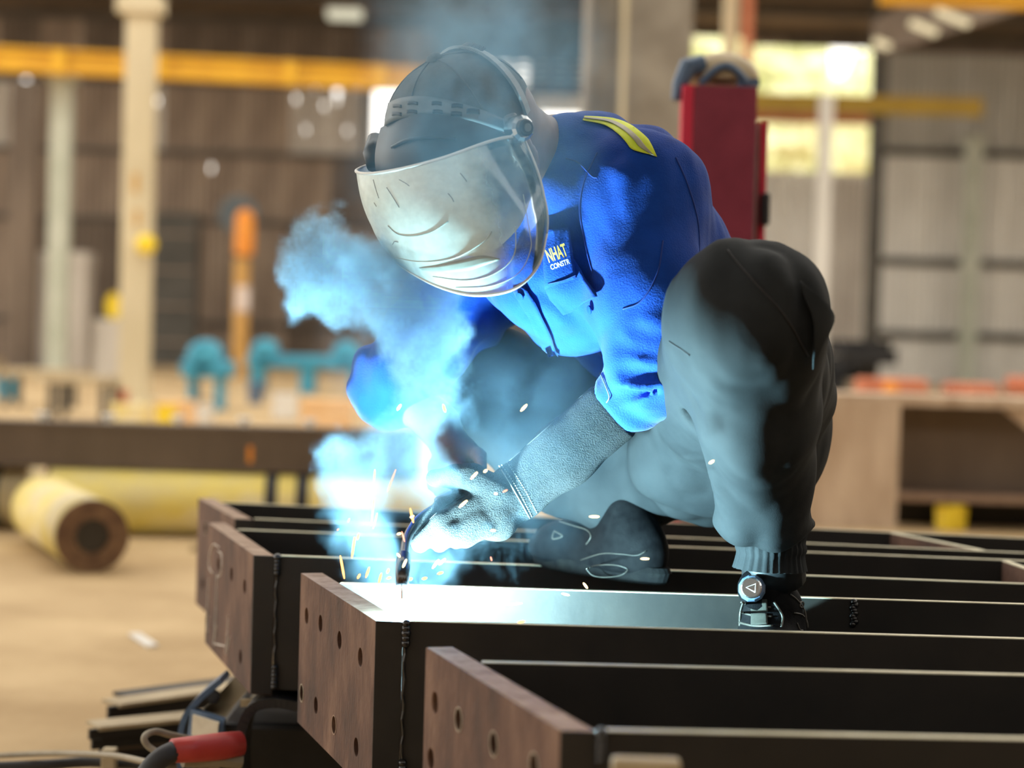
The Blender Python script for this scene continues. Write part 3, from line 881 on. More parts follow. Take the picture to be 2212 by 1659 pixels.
for (px, py, r) in ((505, 1540, .022), (492, 1565, .010), (595, 1597, .009), (630, 1562, .012), (556, 1510, .012)):
    MB().lathe([(r * .4, 0), (r, .002), (r, .016), (r * .6, .02)], P(px, py, 3.47), (0, -1, 0), 16).build('knob', MAT['greycable'], fd)
MB().bar(P(520, 1518, 3.160), P(640, 1514, 3.160), .012, .012).build('cross_bar', MAT['tan'], fd)
# red torch handle with black cable
rt = empty('red_clamp', P(440, 1640, 2.890), 'red electrode holder with a black cable in front of the wire feeder', 'clamp')
MB().tube([P(372, 1622, 2.890), P(420, 1618, 2.910), P(480, 1612, 2.940), P(520, 1606, 2.960)], [.019, .021, .022, .020], 14).build('grip', MAT['redgrip'], rt, smooth=True)
MB().tube(spline([P(378, 1622, 2.890), P(345, 1640, 2.880), P(315, 1675, 2.880), P(290, 1740, 2.900), P(300, 1800, 2.940)], 16), .017, 12).build('cable_sleeve', MAT['blackcable'], rt, smooth=True)
MB().tube([P(395, 1642, 2.910), P(470, 1640, 2.940), P(520, 1645, 2.960)], .012, 8).build('lever', MAT['greycable'], rt)
cb = MB().tube(spline([P(420, 1598, 3.040), P(370, 1588, 3.000), P(335, 1580, 2.970), P(312, 1592, 2.940), P(320, 1612, 2.940), P(350, 1634, 2.940), P(330, 1648, 2.960), P(240, 1632, 3.140), P(100, 1628, 3.340), P(-60, 1636, 3.440)], 60), .0055, 8).build('grey_cable', MAT['greycable'], None, smooth=True)
tag(cb, 'thin grey cable looping beside the red electrode holder', 'cable')
cb2 = MB().tube(spline([P(-40, 1658, 3.360), P(100, 1652, 3.360), P(200, 1646, 3.380), P(330, 1652, 3.340)], 24), .010, 8).build('black_cable', MAT['blackcable'], None, smooth=True)
tag(cb2, 'thick black cable along the bottom left edge', 'cable')
tb = MB().box(P(236, 1652, 3.340), (.025, .03, .06)).build('cable_tie_block', MAT['tan'], None, bevel=.003)
tag(tb, 'small tan block beside the cables at bottom left', 'block')
bm = G(1395, 1655, .3)
o = MB().box(P(1395, 1662, 1.62), (.06, .02, .02)).build('scrap_chip', MAT['tan'], None, bevel=.003)
tag(o, 'small pale steel chip at the bottom edge under the nearest beam', 'chip')
chp = [G(305, 1388, 0), G(330, 1378, 0)]
o = MB().bar(G(290, 1370, .004), G(330, 1396, .004), .03, .008).build('paper_scrap', MAT['white'])
tag(o, 'small white scrap lying on the tan floor', 'scrap')
# ================================================================== SIGNED-DISTANCE MODELLING
def npv(v): return np.array(v, dtype=np.float32)
def rc(X, a, b, r1, r2):
    a, b = npv(a), npv(b)
    ba = b - a
    h = np.clip(((X - a) @ ba) / max(1e-9, float(ba @ ba)), 0, 1)
    return np.linalg.norm(X - a - h[:, None] * ba, axis=1) - (r1 + (r2 - r1) * h)
def chain(X, pts, rs, k=.02):
    d = None
    for i in range(len(pts) - 1):
        e = rc(X, pts[i], pts[i + 1], rs[i], rs[i + 1])
        d = e if d is None else smin(d, e, k)
    return d
def ell(X, c, A, r):
    q = (X - npv(c)) @ np.array(A, dtype=np.float32).T
    r = npv(r)
    k0 = np.linalg.norm(q / r, axis=1)
    k1 = np.linalg.norm(q / (r * r), axis=1) + 1e-9
    return k0 * (k0 - 1) / k1
def smin(a, b, k):
    h = np.clip(.5 + .5 * (b - a) / k, 0, 1)
    return b + (a - b) * h - k * h * (1 - h)
def smax(a, b, k):
    return -smin(-a, -b, k)
def half(X, p, n):           # keep the side the normal points away from
    n = npv(Vector(n).normalized())
    return (X - npv(p)) @ n
_tab = np.random.RandomState(3).rand(4096).astype(np.float32)
def vnoise(X):
    i = np.floor(X).astype(np.int64)
    f = (X - i).astype(np.float32)
    f = f * f * (3 - 2 * f)
    out = 0
    for dx in (0, 1):
        for dy in (0, 1):
            for dz in (0, 1):
                hsh = ((i[:, 0] + dx) * 73856093 ^ (i[:, 1] + dy) * 19349663 ^ (i[:, 2] + dz) * 83492791) & 4095
                w = (f[:, 0] if dx else 1 - f[:, 0]) * (f[:, 1] if dy else 1 - f[:, 1]) * (f[:, 2] if dz else 1 - f[:, 2])
                out = out + _tab[hsh] * w
    return out
def surface_nets(fn, lo, hi, h):
    lo, hi = npv(lo), npv(hi)
    n = np.ceil((hi - lo) / h).astype(int) + 1
    ax = [lo[i] + h * np.arange(n[i], dtype=np.float32) for i in range(3)]
    g = np.stack(np.meshgrid(*ax, indexing='ij'), -1).reshape(-1, 3).astype(np.float32)
    V = np.concatenate([fn(g[s:s + 400000]) for s in range(0, len(g), 400000)]).reshape(n)
    # outside shell positive
    V[0], V[-1] = np.maximum(V[0], h), np.maximum(V[-1], h)
    V[:, 0], V[:, -1] = np.maximum(V[:, 0], h), np.maximum(V[:, -1], h)
    V[:, :, 0], V[:, :, -1] = np.maximum(V[:, :, 0], h), np.maximum(V[:, :, -1], h)
    S = V < 0
    m = n - 1
    cnt = np.zeros(m, dtype=np.float32)
    acc = np.zeros(tuple(m) + (3,), dtype=np.float32)
    offs = [(i, j, k) for i in (0, 1) for j in (0, 1) for k in (0, 1)]
    def sub(A, o): return A[o[0]:o[0] + m[0], o[1]:o[1] + m[1], o[2]:o[2] + m[2]]
    for a in offs:
        for d in range(3):
            if a[d] == 1: continue
            b = list(a); b[d] = 1; b = tuple(b)
            va, vb = sub(V, a), sub(V, b)
            cr = sub(S, a) != sub(S, b)
            t = np.where(cr, va / np.where(cr, va - vb, 1), 0)
            for e in range(3):
                acc[..., e] += np.where(cr, (a[e] + (t if e == d else 0)), 0)
            cnt += cr
    act = cnt > 0
    idx = -np.ones(tuple(m), dtype=np.int64)
    idx[act] = np.arange(act.sum())
    ijk = np.argwhere(act)
    verts = lo + h * (ijk + acc[act] / cnt[act][:, None])
    quads = []
    for d in range(3):
        e, f = (d + 1) % 3, (d + 2) % 3
        sl = [slice(1, m[0]), slice(1, m[1]), slice(1, m[2])]
        sl[d] = slice(0, m[d])
        A = S[tuple(slice(s.start, s.stop) for s in sl)]
        sl2 = list(sl); sl2[d] = slice(1, m[d] + 1)
        B = S[tuple(sl2)]
        cr = np.argwhere(A != B)
        st = np.array([s.start for s in sl])
        base = cr + st
        inside = A[tuple(cr.T)]
        def at(oe, of):
            q = base.copy(); q[:, e] += oe; q[:, f] += of
            return idx[tuple(q.T)]
        q = np.stack([at(-1, -1), at(0, -1), at(0, 0), at(-1, 0)], 1)
        q[~inside] = q[~inside][:, ::-1]
        quads.append(q)
    return verts, np.concatenate(quads)
BV = {}
def sdf_mesh(name, fn, lo, hi, h, mat, parent, relax=2):
    v, q = surface_nets(fn, lo, hi, h)
    q = q[(q >= 0).all(1)]
    for _ in range(relax):
        s = np.zeros_like(v); c = np.zeros(len(v), dtype=np.float32)
        for a, b in ((0, 1), (1, 2), (2, 3), (3, 0)):
            np.add.at(s, q[:, a], v[q[:, b]]); np.add.at(c, q[:, a], 1)
            np.add.at(s, q[:, b], v[q[:, a]]); np.add.at(c, q[:, b], 1)
        v = .5 * v + .5 * s / np.maximum(c, 1)[:, None]
    ctr = v.mean(0)
    me = bpy.data.meshes.new(name)
    me.from_pydata((v - ctr).tolist(), [], q.tolist())
    me.polygons.foreach_set('use_smooth', [True] * len(me.polygons))
    me.materials.append(mat)
    o = bpy.data.objects.new(name, me)
    place(o, Vector(ctr.tolist()), parent)
    BV[name] = BVHTree.FromPolygons([Vector(x) for x in v.tolist()], q.tolist())
    return o
def bbox(pts, pad):
    a = np.array([list(p) for p in pts])
    return a.min(0) - pad, a.max(0) + pad
def hit(x, y, names):
    k = ray(x, y).normalized()
    best = None
    for nm in names:
        loc, nr, i, d = BV[nm].ray_cast(ORG, k, 20)
        if loc is not None and (best is None or d < best[2]):
            if nr.dot(k) > 0: nr = -nr
            best = (loc, nr, d)
    return best
def drape(name, edgeA, edgeB, on, mat, parent, off=.003, thick=.003, n=16, m=8, fallback=2.6):
    """cloth patch between two pixel polylines, laid on the surface of other meshes"""
    A = spline([Vector((x, y, 0)) for x, y in edgeA], n)
    B = spline([Vector((x, y, 0)) for x, y in edgeB], n)
    top, last = [], None
    for i in range(n):
        for j in range(m):
            p = A[i].lerp(B[i], j / (m - 1))
            r = hit(p.x, p.y, on)
            k = ray(p.x, p.y).normalized()
            if r is None:
                loc = ORG + k * (last if last else fallback)
            else:
                loc = r[0]; last = r[2]
            nr = (r[1] if r else -k)
            top.append(loc + (nr * .6 - k * .4).normalized() * off)
    # relax depth jumps
    kk = Vector((0, 1, 0))
    vs = top + [p + kk * thick for p in top]
    N = n * m
    fs = [f for f in loft_faces(n, m)] + [tuple(N + i for i in f[::-1]) for f in loft_faces(n, m)]
    rim = [i * m for i in range(n)] + [(n - 1) * m + j for j in range(1, m)] + [i * m + m - 1 for i in range(n - 2, -1, -1)] + [j for j in range(m - 2, 0, -1)]
    for a in range(len(rim)):
        b = (a + 1) % len(rim)
        fs.append((rim[a], rim[b], N + rim[b], N + rim[a]))
    return mk(name, vs, fs, mat, parent, smooth=True)
def seamline(name, pts, on, mat, parent, r=.0012, n=24, off=.0006, fallback=2.6, dash=None):
    A = spline([Vector((x, y, 0)) for x, y in pts], n)
    q, last = [], fallback
    for p in A:
        h_ = hit(p.x, p.y, on)
        k = ray(p.x, p.y).normalized()
        if h_: last = h_[2]; q.append(h_[0] - k * off)
        else: q.append(ORG + k * last)
    mb = MB()
    if dash:
        for i in range(0, len(q) - 1, 2):
            mb.tube([q[i], q[i + 1]], r, 5)
    else:
        mb.tube(q, r, 6)
    return mb.build(name, mat, parent, smooth=True)

# ================================================================== THE WELDER
man = empty('person', P(1540, 1200, 2.75), 'person in blue work jacket and face shield squatting on the beams, welding', 'person')
TL = Vector((.5, -.866, 0))                     # the person's left, across the torso
pelvis, waist, chest, yoke = P(1560, 855, 2.88), P(1465, 715, 2.87), P(1330, 550, 2.80), P(1262, 405, 2.74)
shL, elL, cuL = P(1372, 428, 2.65), P(1415, 800, 2.58), P(1328, 884, 2.615)
wrL = P(1118, 1062, 2.645)
shR, elR, wrR = P(1075, 545, 2.95), P(850, 830, 2.88), P(945, 915, 2.84)
knL, anL, hipL = P(1622, 682, 2.34), P(1662, 1180, 2.63), P(1610, 930, 2.80)
knR, anR, hipR = P(1010, 815, 2.99), P(1378, 1135, 2.93), P(1510, 940, 2.97)
headc = P(1038, 335, 2.56)

# ---- jacket
def f_jacket(X):
    L = npv(TL)
    d = None
    for s in (-.075, .075):
        o = TL * s
        e = chain(X, [pelvis + o, waist + o, chest + o, yoke + o * .6], [.120, .112, .115, .092], .05)
        d = e if d is None else smin(d, e, .07)
    # chest hanging forward, front placket
    d = smin(d, chain(X, [P(1260, 470, 2.68), P(1215, 590, 2.68), P(1262, 690, 2.70)], [.085, .085, .055], .05), .06)
    d = smin(d, rc(X, P(1100, 580, 2.74), P(1190, 690, 2.74), .05, .04), .05)
    # shoulders
    d = smin(d, rc(X, yoke, shL, .088, .096), .04)
    d = smin(d, rc(X, yoke, shR, .09, .09), .05)
    # collar
    d = smin(d, rc(X, P(1264, 352, 2.70), P(1240, 352, 2.68), .067, .064), .03)
    d = smin(d, rc(X, P(1232, 345, 2.67), P(1205, 420, 2.63), .058, .055), .03)
    body = d
    # left sleeve: wide upper, gathered at the elbow
    midL = shL.lerp(elL, .55)
    ax = npv((elL - shL).normalized())
    t = (X - npv(shL)) @ ax
    sl = chain(X, [shL, midL, elL], [.101, .088, .062], .03)
    ring = -.006 * np.abs(np.sin(t * 46 + 2.4 * vnoise(X * 9))) * np.clip((t - .13) / .07, 0, 1)
    sl = sl + ring
    fo = chain(X, [elL, cuL], [.058, .047], .03)
    t2 = (X - npv(elL)) @ npv((cuL - elL).normalized())
    fo = fo + .004 * np.sin(t2 * 130 + 4 * vnoise(X * 16))
    sl = smin(sl, fo, .03)
    sl = smax(sl, half(X, cuL, cuL - elL), .006)
    d = smin(body, sl, .022)
    # right sleeve
    sr = chain(X, [shR, elR], [.095, .068], .03)
    fr = rc(X, elR, elR.lerp(wrR, .62), .062, .046)
    fr = smax(fr, half(X, elR.lerp(wrR, .62), wrR - elR), .006)
    tr_ = (X - npv(shR)) @ npv((elR - shR).normalized())
    sr = smin(sr, fr, .03) + .004 * np.sin(tr_ * 80 + 4 * vnoise(X * 14))
    d = smin(d, sr, .03)
    # neck opening
    d = smax(d, -rc(X, P(1140, 300, 2.65), P(1040, 300, 2.56), .040, .060), .012)
    # drapes
    n1 = vnoise(X * np.array([15, 15, 7], dtype=np.float32) + 4)
    n2 = vnoise(X * np.array([34, 34, 15], dtype=np.float32) + 9)
    d = d - .014 * (np.abs(n1 - .5) * 2 - .4) - .003 * (np.abs(n2 - .5) * 2 - .4)
    for (a, b, r) in ((P(1378, 722, 2.515), P(1475, 738, 2.505), .012), (P(1340, 752, 2.525), P(1470, 776, 2.505), .011), (P(1350, 806, 2.525), P(1460, 812, 2.515), .013), (P(1320, 862, 2.55), P(1420, 838, 2.53), .010),
                      (P(1262, 470, 2.545), P(1285, 610, 2.54), .012), (P(1300, 380, 2.555), P(1330, 470, 2.545), .008), (P(1180, 640, 2.60), P(1262, 712, 2.62), .010), (P(1150, 690, 2.63), P(1195, 770, 2.65), .009)):
        d = smax(d, -rc(X, a, b, r, r * .4), .016)
    return d
lo, hi = bbox([pelvis, waist, chest, yoke, shL, elL, cuL, shR, elR, wrR, P(1100, 580, 2.74)], .17)
jacket = sdf_mesh('jacket', f_jacket, lo, hi, .0052, MAT['jacket'], man, relax=1)
tag(jacket, 'bright blue cotton work jacket')

# ---- trousers
def f_trousers(X):
    d = chain(X, [hipL, hipL.lerp(knL, .5), knL], [.112, .104, .096], .04)
    # inner thigh and crotch cloth
    d = smin(d, chain(X, [P(1500, 955, 2.78), P(1530, 820, 2.62), P(1590, 690, 2.37)], [.090, .085, .078], .04), .045)
    d = smin(d, rc(X, hipL, hipR, .125, .125), .05)
    d = smin(d, rc(X, P(1480, 985, 2.80), P(1560, 930, 2.80), .080, .1), .05)
    # outer thigh pocket
    d = smin(d, rc(X, P(1700, 700, 2.56), P(1720, 860, 2.70), .050, .060), .03)
    # left shin
    a1 = P(1640, 900, 2.44); a2 = P(1652, 1085, 2.57); a3 = P(1655, 1128, 2.60)
    sh = chain(X, [knL, a1, a2], [.094, .079, .067], .03)
    sh = smin(sh, ell(X, a3, np.eye(3), (.074, .070, .026)), .02)
    d = smin(d, sh, .02)
    # right leg
    d = smin(d, chain(X, [hipR, hipR.lerp(knR, .5), knR], [.115, .10, .090], .04), .05)
    d = smin(d, chain(X, [knR, P(1190, 985, 2.96), P(1340, 1085, 2.93)], [.088, .080, .064], .03), .03)
    d = smin(d, rc(X, P(1420, 1040, 2.90), P(1530, 1020, 2.88), .055, .07), .05)
    # drapes
    q = X.copy()
    n1 = vnoise(q * np.array([16, 16, 3.2], dtype=np.float32) + 2)
    n2 = vnoise(q * np.array([36, 36, 7], dtype=np.float32) + 5)
    d = d - .013 * (np.abs(n1 - .5) * 2 - .4) - .003 * (np.abs(n2 - .5) * 2 - .4)
    # crease behind the knee
    d = smax(d, -rc(X, P(1478, 800, 2.50), P(1500, 900, 2.50), .010, .006), .02)
    return d
lo, hi = bbox([hipL, hipR, knL, knR, P(1655, 1140, 2.6), P(1340, 1085, 2.93), P(1720, 800, 2.7)], .15)
trousers = sdf_mesh('trousers', f_trousers, lo, hi, .0064, MAT['trouser'], man, relax=2)
tag(trousers, 'dark grey work trousers, lit blue-grey on the inner side')
# elastic cuffs
def cuff(c, ax, r, h, label=None):
    ax = Vector(ax).normalized(); s = ax.orthogonal().normalized(); t = ax.cross(s)
    n, m = 96, 12
    vs = []
    for j in range(m):
        z = -h / 2 + h * j / (m - 1)
        pr = 1 - .10 * math.sin(math.pi * j / (m - 1)) + (.05 if j in (5, 6) else 0)
        for i in range(n):
            a = 2 * math.pi * i / n
            rr = r * pr * (1 + .035 * math.sin(30 * a + 1.5 * math.sin(3 * a)) + .012 * math.sin(61 * a))
            vs.append(c + ax * z + (s * math.cos(a) + t * math.sin(a)) * rr)
    fs = [(j * n + i, j * n + (i + 1) % n, (j + 1) * n + (i + 1) % n, (j + 1) * n + i) for j in range(m - 1) for i in range(n)]
    return mk('elastic_cuff', vs, fs, MAT['trouser'], trousers, smooth=True)
cuff(P(1665, 1182, 2.63), (0.02, 0, 1), .052, .062)
cuff(P(1362, 1102, 2.93), (-.35, 0, 1), .052, .06)
sock = MB().tube([P(1668, 1180, 2.63), P(1672, 1250, 2.65)], [.044, .046], 20).build('sock', MAT['black'], man, smooth=True)
seamline('inseam', [(1446, 738), (1458, 746), (1474, 756), (1490, 768)], ['trousers'], MAT['seam'], trousers)
seamline('knee_seam', [(1572, 540), (1600, 575), (1650, 630), (1700, 690), (1745, 770)], ['trousers'], MAT['seam'], trousers, r=.0016)
drape('pocket_flap', [(1715, 612), (1735, 650), (1752, 700), (1748, 790)], [(1722, 612), (1770, 650), (1788, 690), (1764, 750)], ['trousers'], MAT['trouser'], trousers, off=.012, thick=.006, n=14, m=6)

# ---- jacket details
J = ['jacket']
bands = [([(1256, 250), (1312, 256), (1352, 270), (1386, 292), (1404, 310), (1420, 341)], [(1256, 252), (1312, 262), (1344, 280), (1368, 300), (1388, 322), (1418, 340)]),]
A_ = [(1262, 253), (1320, 257), (1362, 272), (1394, 296), (1406, 312), (1419, 340)]
B_ = [(1258, 262), (1304, 272), (1334, 290), (1352, 308), (1366, 324), (1400, 334)]
def mixl(t): return [(a[0] + (b[0] - a[0]) * t, a[1] + (b[1] - a[1]) * t) for a, b in zip(A_, B_)]
o = drape('reflective_band', mixl(0), mixl(1), J, MAT['yellowband'], jacket, off=.003, thick=.002, n=20, m=8)
o['label'] = 'lime yellow reflective tape over the shoulder'
o2 = drape('grey_stripe', mixl(.34), mixl(.62), J, MAT['greyband'], jacket, off=.0046, thick=.002, n=20, m=5)
o2['label'] = 'grey reflective stripe in the tape'
pkt = drape('chest_pocket', [(1178, 585), (1186, 640), (1216, 678)], [(1240, 560), (1290, 625), (1298, 640)], J, MAT['jacket'], jacket, off=.009, thick=.006, n=14, m=10)
drape('pocket_flap', [(1182, 490), (1178, 560), (1182, 618)], [(1232, 488), (1238, 560), (1246, 600)], J, MAT['jacket'], jacket, off=.013, thick=.006, n=14, m=8)
seamline('flap_seam', [(1184, 613), (1215, 606), (1244, 594)], J, MAT['blueseam'], jacket, r=.0010, off=.0145)
seamline('shoulder_seam', [(1222, 342), (1250, 352), (1278, 380), (1290, 384)], J, MAT['blueseam'], jacket)
seamline('armhole_seam', [(1290, 330), (1262, 390), (1252, 450), (1262, 520), (1280, 590)], J, MAT['blueseam'], jacket)
seamline('back_seam', [(1460, 340), (1486, 400), (1508, 480), (1512, 560)], J, MAT['blueseam'], jacket)
seamline('sleeve_seam', [(1432, 520), (1420, 590), (1385, 650), (1345, 668)], J, MAT['blueseam'], jacket)
drape('placket', [(1110, 624), (1150, 700), (1186, 772)], [(1135, 616), (1178, 690), (1208, 765)], J, MAT['jacket'], jacket, off=.006, thick=.004, n=14, m=5)
bt = hit(1131, 633, J)
if bt:
    MB().lathe([(.002, 0), (.0062, .001), (.0062, .003), (.004, .0035)], bt[0] + bt[1] * .008, bt[1], 16).build('button', MAT['jacket_dark'], jacket)
bt = hit(1280, 668, J)
if bt:
    MB().lathe([(.002, 0), (.0062, .001), (.0062, .003), (.004, .0035)], bt[0] + bt[1] * .003, bt[1], 16).build('button', MAT['jacket_dark'], jacket)
# loose thread and cuff edge
seamline('loose_thread', [(1296, 806), (1302, 818), (1310, 838), (1316, 858), (1310, 870)], J, MAT['stitch'], jacket, r=.0009, off=.004)
def text_on(txt, x0, y0, x1, y1, hpx, mat, parent, off, lab):
    cu = bpy.data.curves.new('txt', 'FONT')
    cu.body = txt
    cu.size = 1.0
    cu.offset = .018
    to = bpy.data.objects.new('txt', cu)
    col.objects.link(to)
    dg = bpy.context.evaluated_depsgraph_get()
    me = bpy.data.meshes.new_from_object(to.evaluated_get(dg))
    bpy.data.objects.remove(to)
    v = np.array([tuple(q.co) for q in me.vertices])
    wx = v[:, 0].max() - v[:, 0].min()
    v[:, 0] = (v[:, 0] - v[:, 0].min()) / wx
    v[:, 1] = v[:, 1] / .69
    ex = np.array([x1 - x0, y1 - y0]); ln = np.linalg.norm(ex)
    ey = np.array([ex[1], -ex[0]]) / ln * hpx
    vs = []
    # one plane for the whole word, laid against the cloth
    hs = [hit(x0 + ex[0] * t, y0 + ex[1] * t - hpx * .4, J) for t in (0, .5, 1)]
    ds = [h_[0].y if h_ else 2.55 for h_ in hs]
    for a, b, _ in v:
        px = x0 + ex[0] * a + ey[0] * b
        py = y0 + ex[1] * a + ey[1] * b
        dd = np.interp(a, (0, .5, 1), ds)
        vs.append(P(px, py, dd - off))
    fs = [tuple(p.vertices) for p in me.polygons]
    bpy.data.meshes.remove(me)
    N = len(vs)
    vs = vs + [q + Vector((0, .002, 0)) for q in vs]
    o = mk('lettering', vs, fs + [tuple(N + i for i in f) for f in fs], mat, parent)
    o['label'] = lab
text_on('NHAT', 1186, 567, 1228, 552, 28, MAT['lettery'], jacket, .022, 'yellow embroidered lettering on the chest pocket')
text_on('CONSTR', 1191, 583, 1232, 569, 11, MAT['letterw'], jacket, .022, 'small pale embroidered lettering on the chest pocket')

# ---- gauntlet glove (left hand) with separate fingers
GL = lambda x, y, d: P(x, y, d)
def f_glove(X):
    cuffd = chain(X, [cuL + (cuL - wrL).normalized() * .004, P(1220, 980, 2.630), wrL], [.046, .044, .040], .02)
    cuffd = smax(cuffd, half(X, cuL, cuL - wrL), .004)
    palm = chain(X, [wrL, P(1062, 1096, 2.625)], [.038, .036], .02)
    palm = smin(palm, rc(X, P(1075, 1130, 2.620), P(1030, 1120, 2.620), .026, .024), .02)
    d = smin(cuffd, palm, .015)
    F = [  # index, middle, ring, little: knuckle, joint, tip
        [P(1030, 1066, 2.635), P(960, 1098, 2.625), P(893, 1158, 2.640)],
        [P(1026, 1092, 2.605), P(956, 1128, 2.595), P(906, 1176, 2.620)],
        [P(1034, 1122, 2.595), P(975, 1150, 2.585), P(950, 1176, 2.620)],
        [P(1050, 1140, 2.595), P(1005, 1162, 2.590), P(985, 1170, 2.625)],
    ]
    R = [(.0165, .0148, .0125), (.0165, .0150, .0125), (.0155, .0142, .012), (.0145, .0130, .011)]
    for f, r in zip(F, R):
        d = smin(d, chain(X, f, r, .008), .007)
    d = smin(d, chain(X, [P(1075, 1060, 2.610), P(1020, 1030, 2.615), P(985, 1030, 2.630), P(940, 1033, 2.645)], [.022, .0185, .0165, .013], .008), .010)
    d = d - .0016 * (vnoise(X * 60) - .5)
    # crease at the base of the thumb
    d = smax(d, -rc(X, P(1058, 1060, 2.575), P(1066, 1130, 2.575), .004, .007), .008)
    return d
lo, hi = bbox([cuL, P(890, 1180, 2.640), P(1180, 1150, 2.640), wrL, P(940, 1033, 2.610)], .065)
glove = sdf_mesh('work_glove', f_glove, lo, hi, .0034, MAT['leather'], man, relax=1)
tag(glove, 'grey suede gauntlet glove with double stitching')
for k, (a, b) in enumerate((((1084, 1004), (1149, 1116)), ((1096, 999), (1160, 1108)))):
    mid = ((a[0] + b[0]) / 2 + 3, (a[1] + b[1]) / 2 - 1)
    seamline('stitching', [a, mid, b], ['work_glove'], MAT['stitch'], glove, r=.0009, n=46, dash=True)
seamline('hem_edge', [(1078, 1006), (1112, 1062), (1145, 1120)], ['work_glove'], MAT['stitch'], glove, r=.0010, n=24)
seamline('finger_seam', [(1010, 1068), (950, 1102), (884, 1170)], ['work_glove'], MAT['seam'], glove, r=.0009)
seamline('cuff_seam', [(1100, 995), (1180, 925), (1262, 850)], ['work_glove'], MAT['seam'], glove, r=.0010)

# ---- body under the clothes: head, neck, torso, arms, legs in one surface
hF = Vector((-.66, -.55, -.51)).normalized()          # face direction
hU = (Vector((0, 0, 1)) - hF * hF.z).normalized()
hL = hU.cross(hF).normalized()                         # the person's left
if hL.y > 0: hL = -hL
HA = [list(hL), list(hF), list(hU)]
def HP(l, f, u): return headc + hL * l + hF * f + hU * u
def f_body(X):
    d = ell(X, HP(0, -.012, .035), HA, (.074, .096, .088))
    d = smin(d, ell(X, HP(0, .022, -.035), HA, (.062, .070, .085)), .03)
    d = smin(d, ell(X, HP(0, .062, -.092), HA, (.034, .030, .028)), .03)              # chin
    d = smin(d, rc(X, HP(0, .098, -.010), HP(0, .116, -.040), .009, .014), .014)      # nose
    d = smin(d, rc(X, HP(-.028, .088, .012), HP(.028, .088, .012), .012, .012), .02)  # brow
    d = smin(d, ell(X, HP(0, .098, -.068), HA, (.026, .010, .010)), .010)             # lips
    for s in (-1, 1):
        d = smax(d, -ell(X, HP(s * .032, .100, -.006), HA, (.016, .010, .010)), .010) # eye sockets
        d = smin(d, ell(X, HP(s * .030, .086, -.006), HA, (.012, .012, .012)), .004)  # eyes
        d = smin(d, ell(X, HP(s * .080, -.012, -.012), HA, (.009, .019, .034)), .008) # ears
        d = smax(d, -ell(X, HP(s * .090, -.008, -.008), HA, (.006, .010, .018)), .005)
        d = smin(d, ell(X, HP(s * .045, .060, -.045), HA, (.022, .028, .030)), .02)   # cheeks
    nk = P(1215, 350, 2.74)
    d = smin(d, rc(X, HP(0, -.045, -.030), nk, .050, .048), .03)
    d = smin(d, rc(X, P(1140, 290, 2.62), P(1185, 310, 2.70), .036, .036), .03)       # nape
    t_ = chain(X, [nk, chest, waist, pelvis], [.058, .10, .095, .10], .05)
    d = smin(d, t_, .04)
    d = smin(d, chain(X, [nk, shL, elL, cuL, wrL], [.05, .06, .042, .036, .028], .03), .03)
    d = smin(d, chain(X, [nk, shR, elR, wrR], [.05, .06, .044, .030], .03), .03)
    d = smin(d, chain(X, [pelvis, hipL, knL, P(1645, 930, 2.46), anL], [.09, .08, .052, .040, .026], .02), .04)
    d = smin(d, chain(X, [pelvis, hipR, knR, anR], [.09, .08, .050, .028], .03), .04)
    # right hand steadying the torch
    pal = P(985, 985, 2.785)
    h_ = chain(X, [wrR, pal], [.029, .032], .02)
    F = [[P(985, 1005, 2.760), P(1010, 1038, 2.715), P(1030, 1040, 2.675)], [P(968, 1012, 2.765), P(985, 1052, 2.715), P(1008, 1062, 2.675)],
         [P(952, 1012, 2.775), P(960, 1055, 2.725), P(982, 1075, 2.690)], [P(940, 1005, 2.785), P(938, 1045, 2.745), P(955, 1070, 2.710)],
         [P(1010, 965, 2.790), P(1035, 985, 2.750), P(1042, 1010, 2.715)]]
    for f in F:
        h_ = smin(h_, chain(X, f, [.0125, .0105, .0085], .008), .008)
    d = smin(d, h_, .02)
    return d
lo, hi = bbox([HP(0, .14, 0), HP(0, 0, .14), HP(0, -.12, -.1), pelvis, hipL, hipR, knL, knR, anL, anR, elR, P(930, 1075, 2.5)], .12)
body = sdf_mesh('body', f_body, lo, hi, .0056, MAT['skin'], man, relax=1)
tag(body, 'tan skin of face, neck and forearm')
for s in (-1, 1):
    MB().lathe([(.0005, .0135), (.0055, .0128), (.006, .0120)], HP(s * .030, .086, -.006), hF, 14).build('iris', MAT['hair'], body)

# ---- cap: crown and dark front
def sph(c, A, r, th, ph):
    return c + A[0] * (r[0] * math.sin(th) * math.cos(ph)) + A[1] * (r[1] * math.sin(th) * math.sin(ph)) + A[2] * (r[2] * math.cos(th))
capc = P(992, 262, 2.55)
capA = (hL, hF, hU)
cr_ = (.090, .112, .092)
n, m = 48, 18
vs, fs = [], []
for j in range(m + 1):
    th = .02 + (math.pi * .56) * j / m
    for i in range(n):
        ph = 2 * math.pi * i / n
        p = sph(capc, capA, cr_, th, ph)
        k = 1 + .006 * math.cos(6 * ph) * math.sin(th) + .008 * (math.sin(7 * ph + 5 * th) * math.sin(11 * th))
        vs.append(capc + (p - capc) * k)
for j in range(m):
    for i in range(n):
        fs.append((j * n + i, j * n + (i + 1) % n, (j + 1) * n + (i + 1) % n, (j + 1) * n + i))
fs.append(tuple(range(n))[::-1])
cap = mk('cap', vs, fs, MAT['cap'], man, smooth=True)
tag(cap, 'grey cotton cap under the headband')
MB().lathe([(.009, -.003), (.011, .001), (.009, .006), (.003, .0085)], sph(capc, capA, cr_, .02, 0), hU, 16).build('cap_button', MAT['cap'], cap, smooth=True)
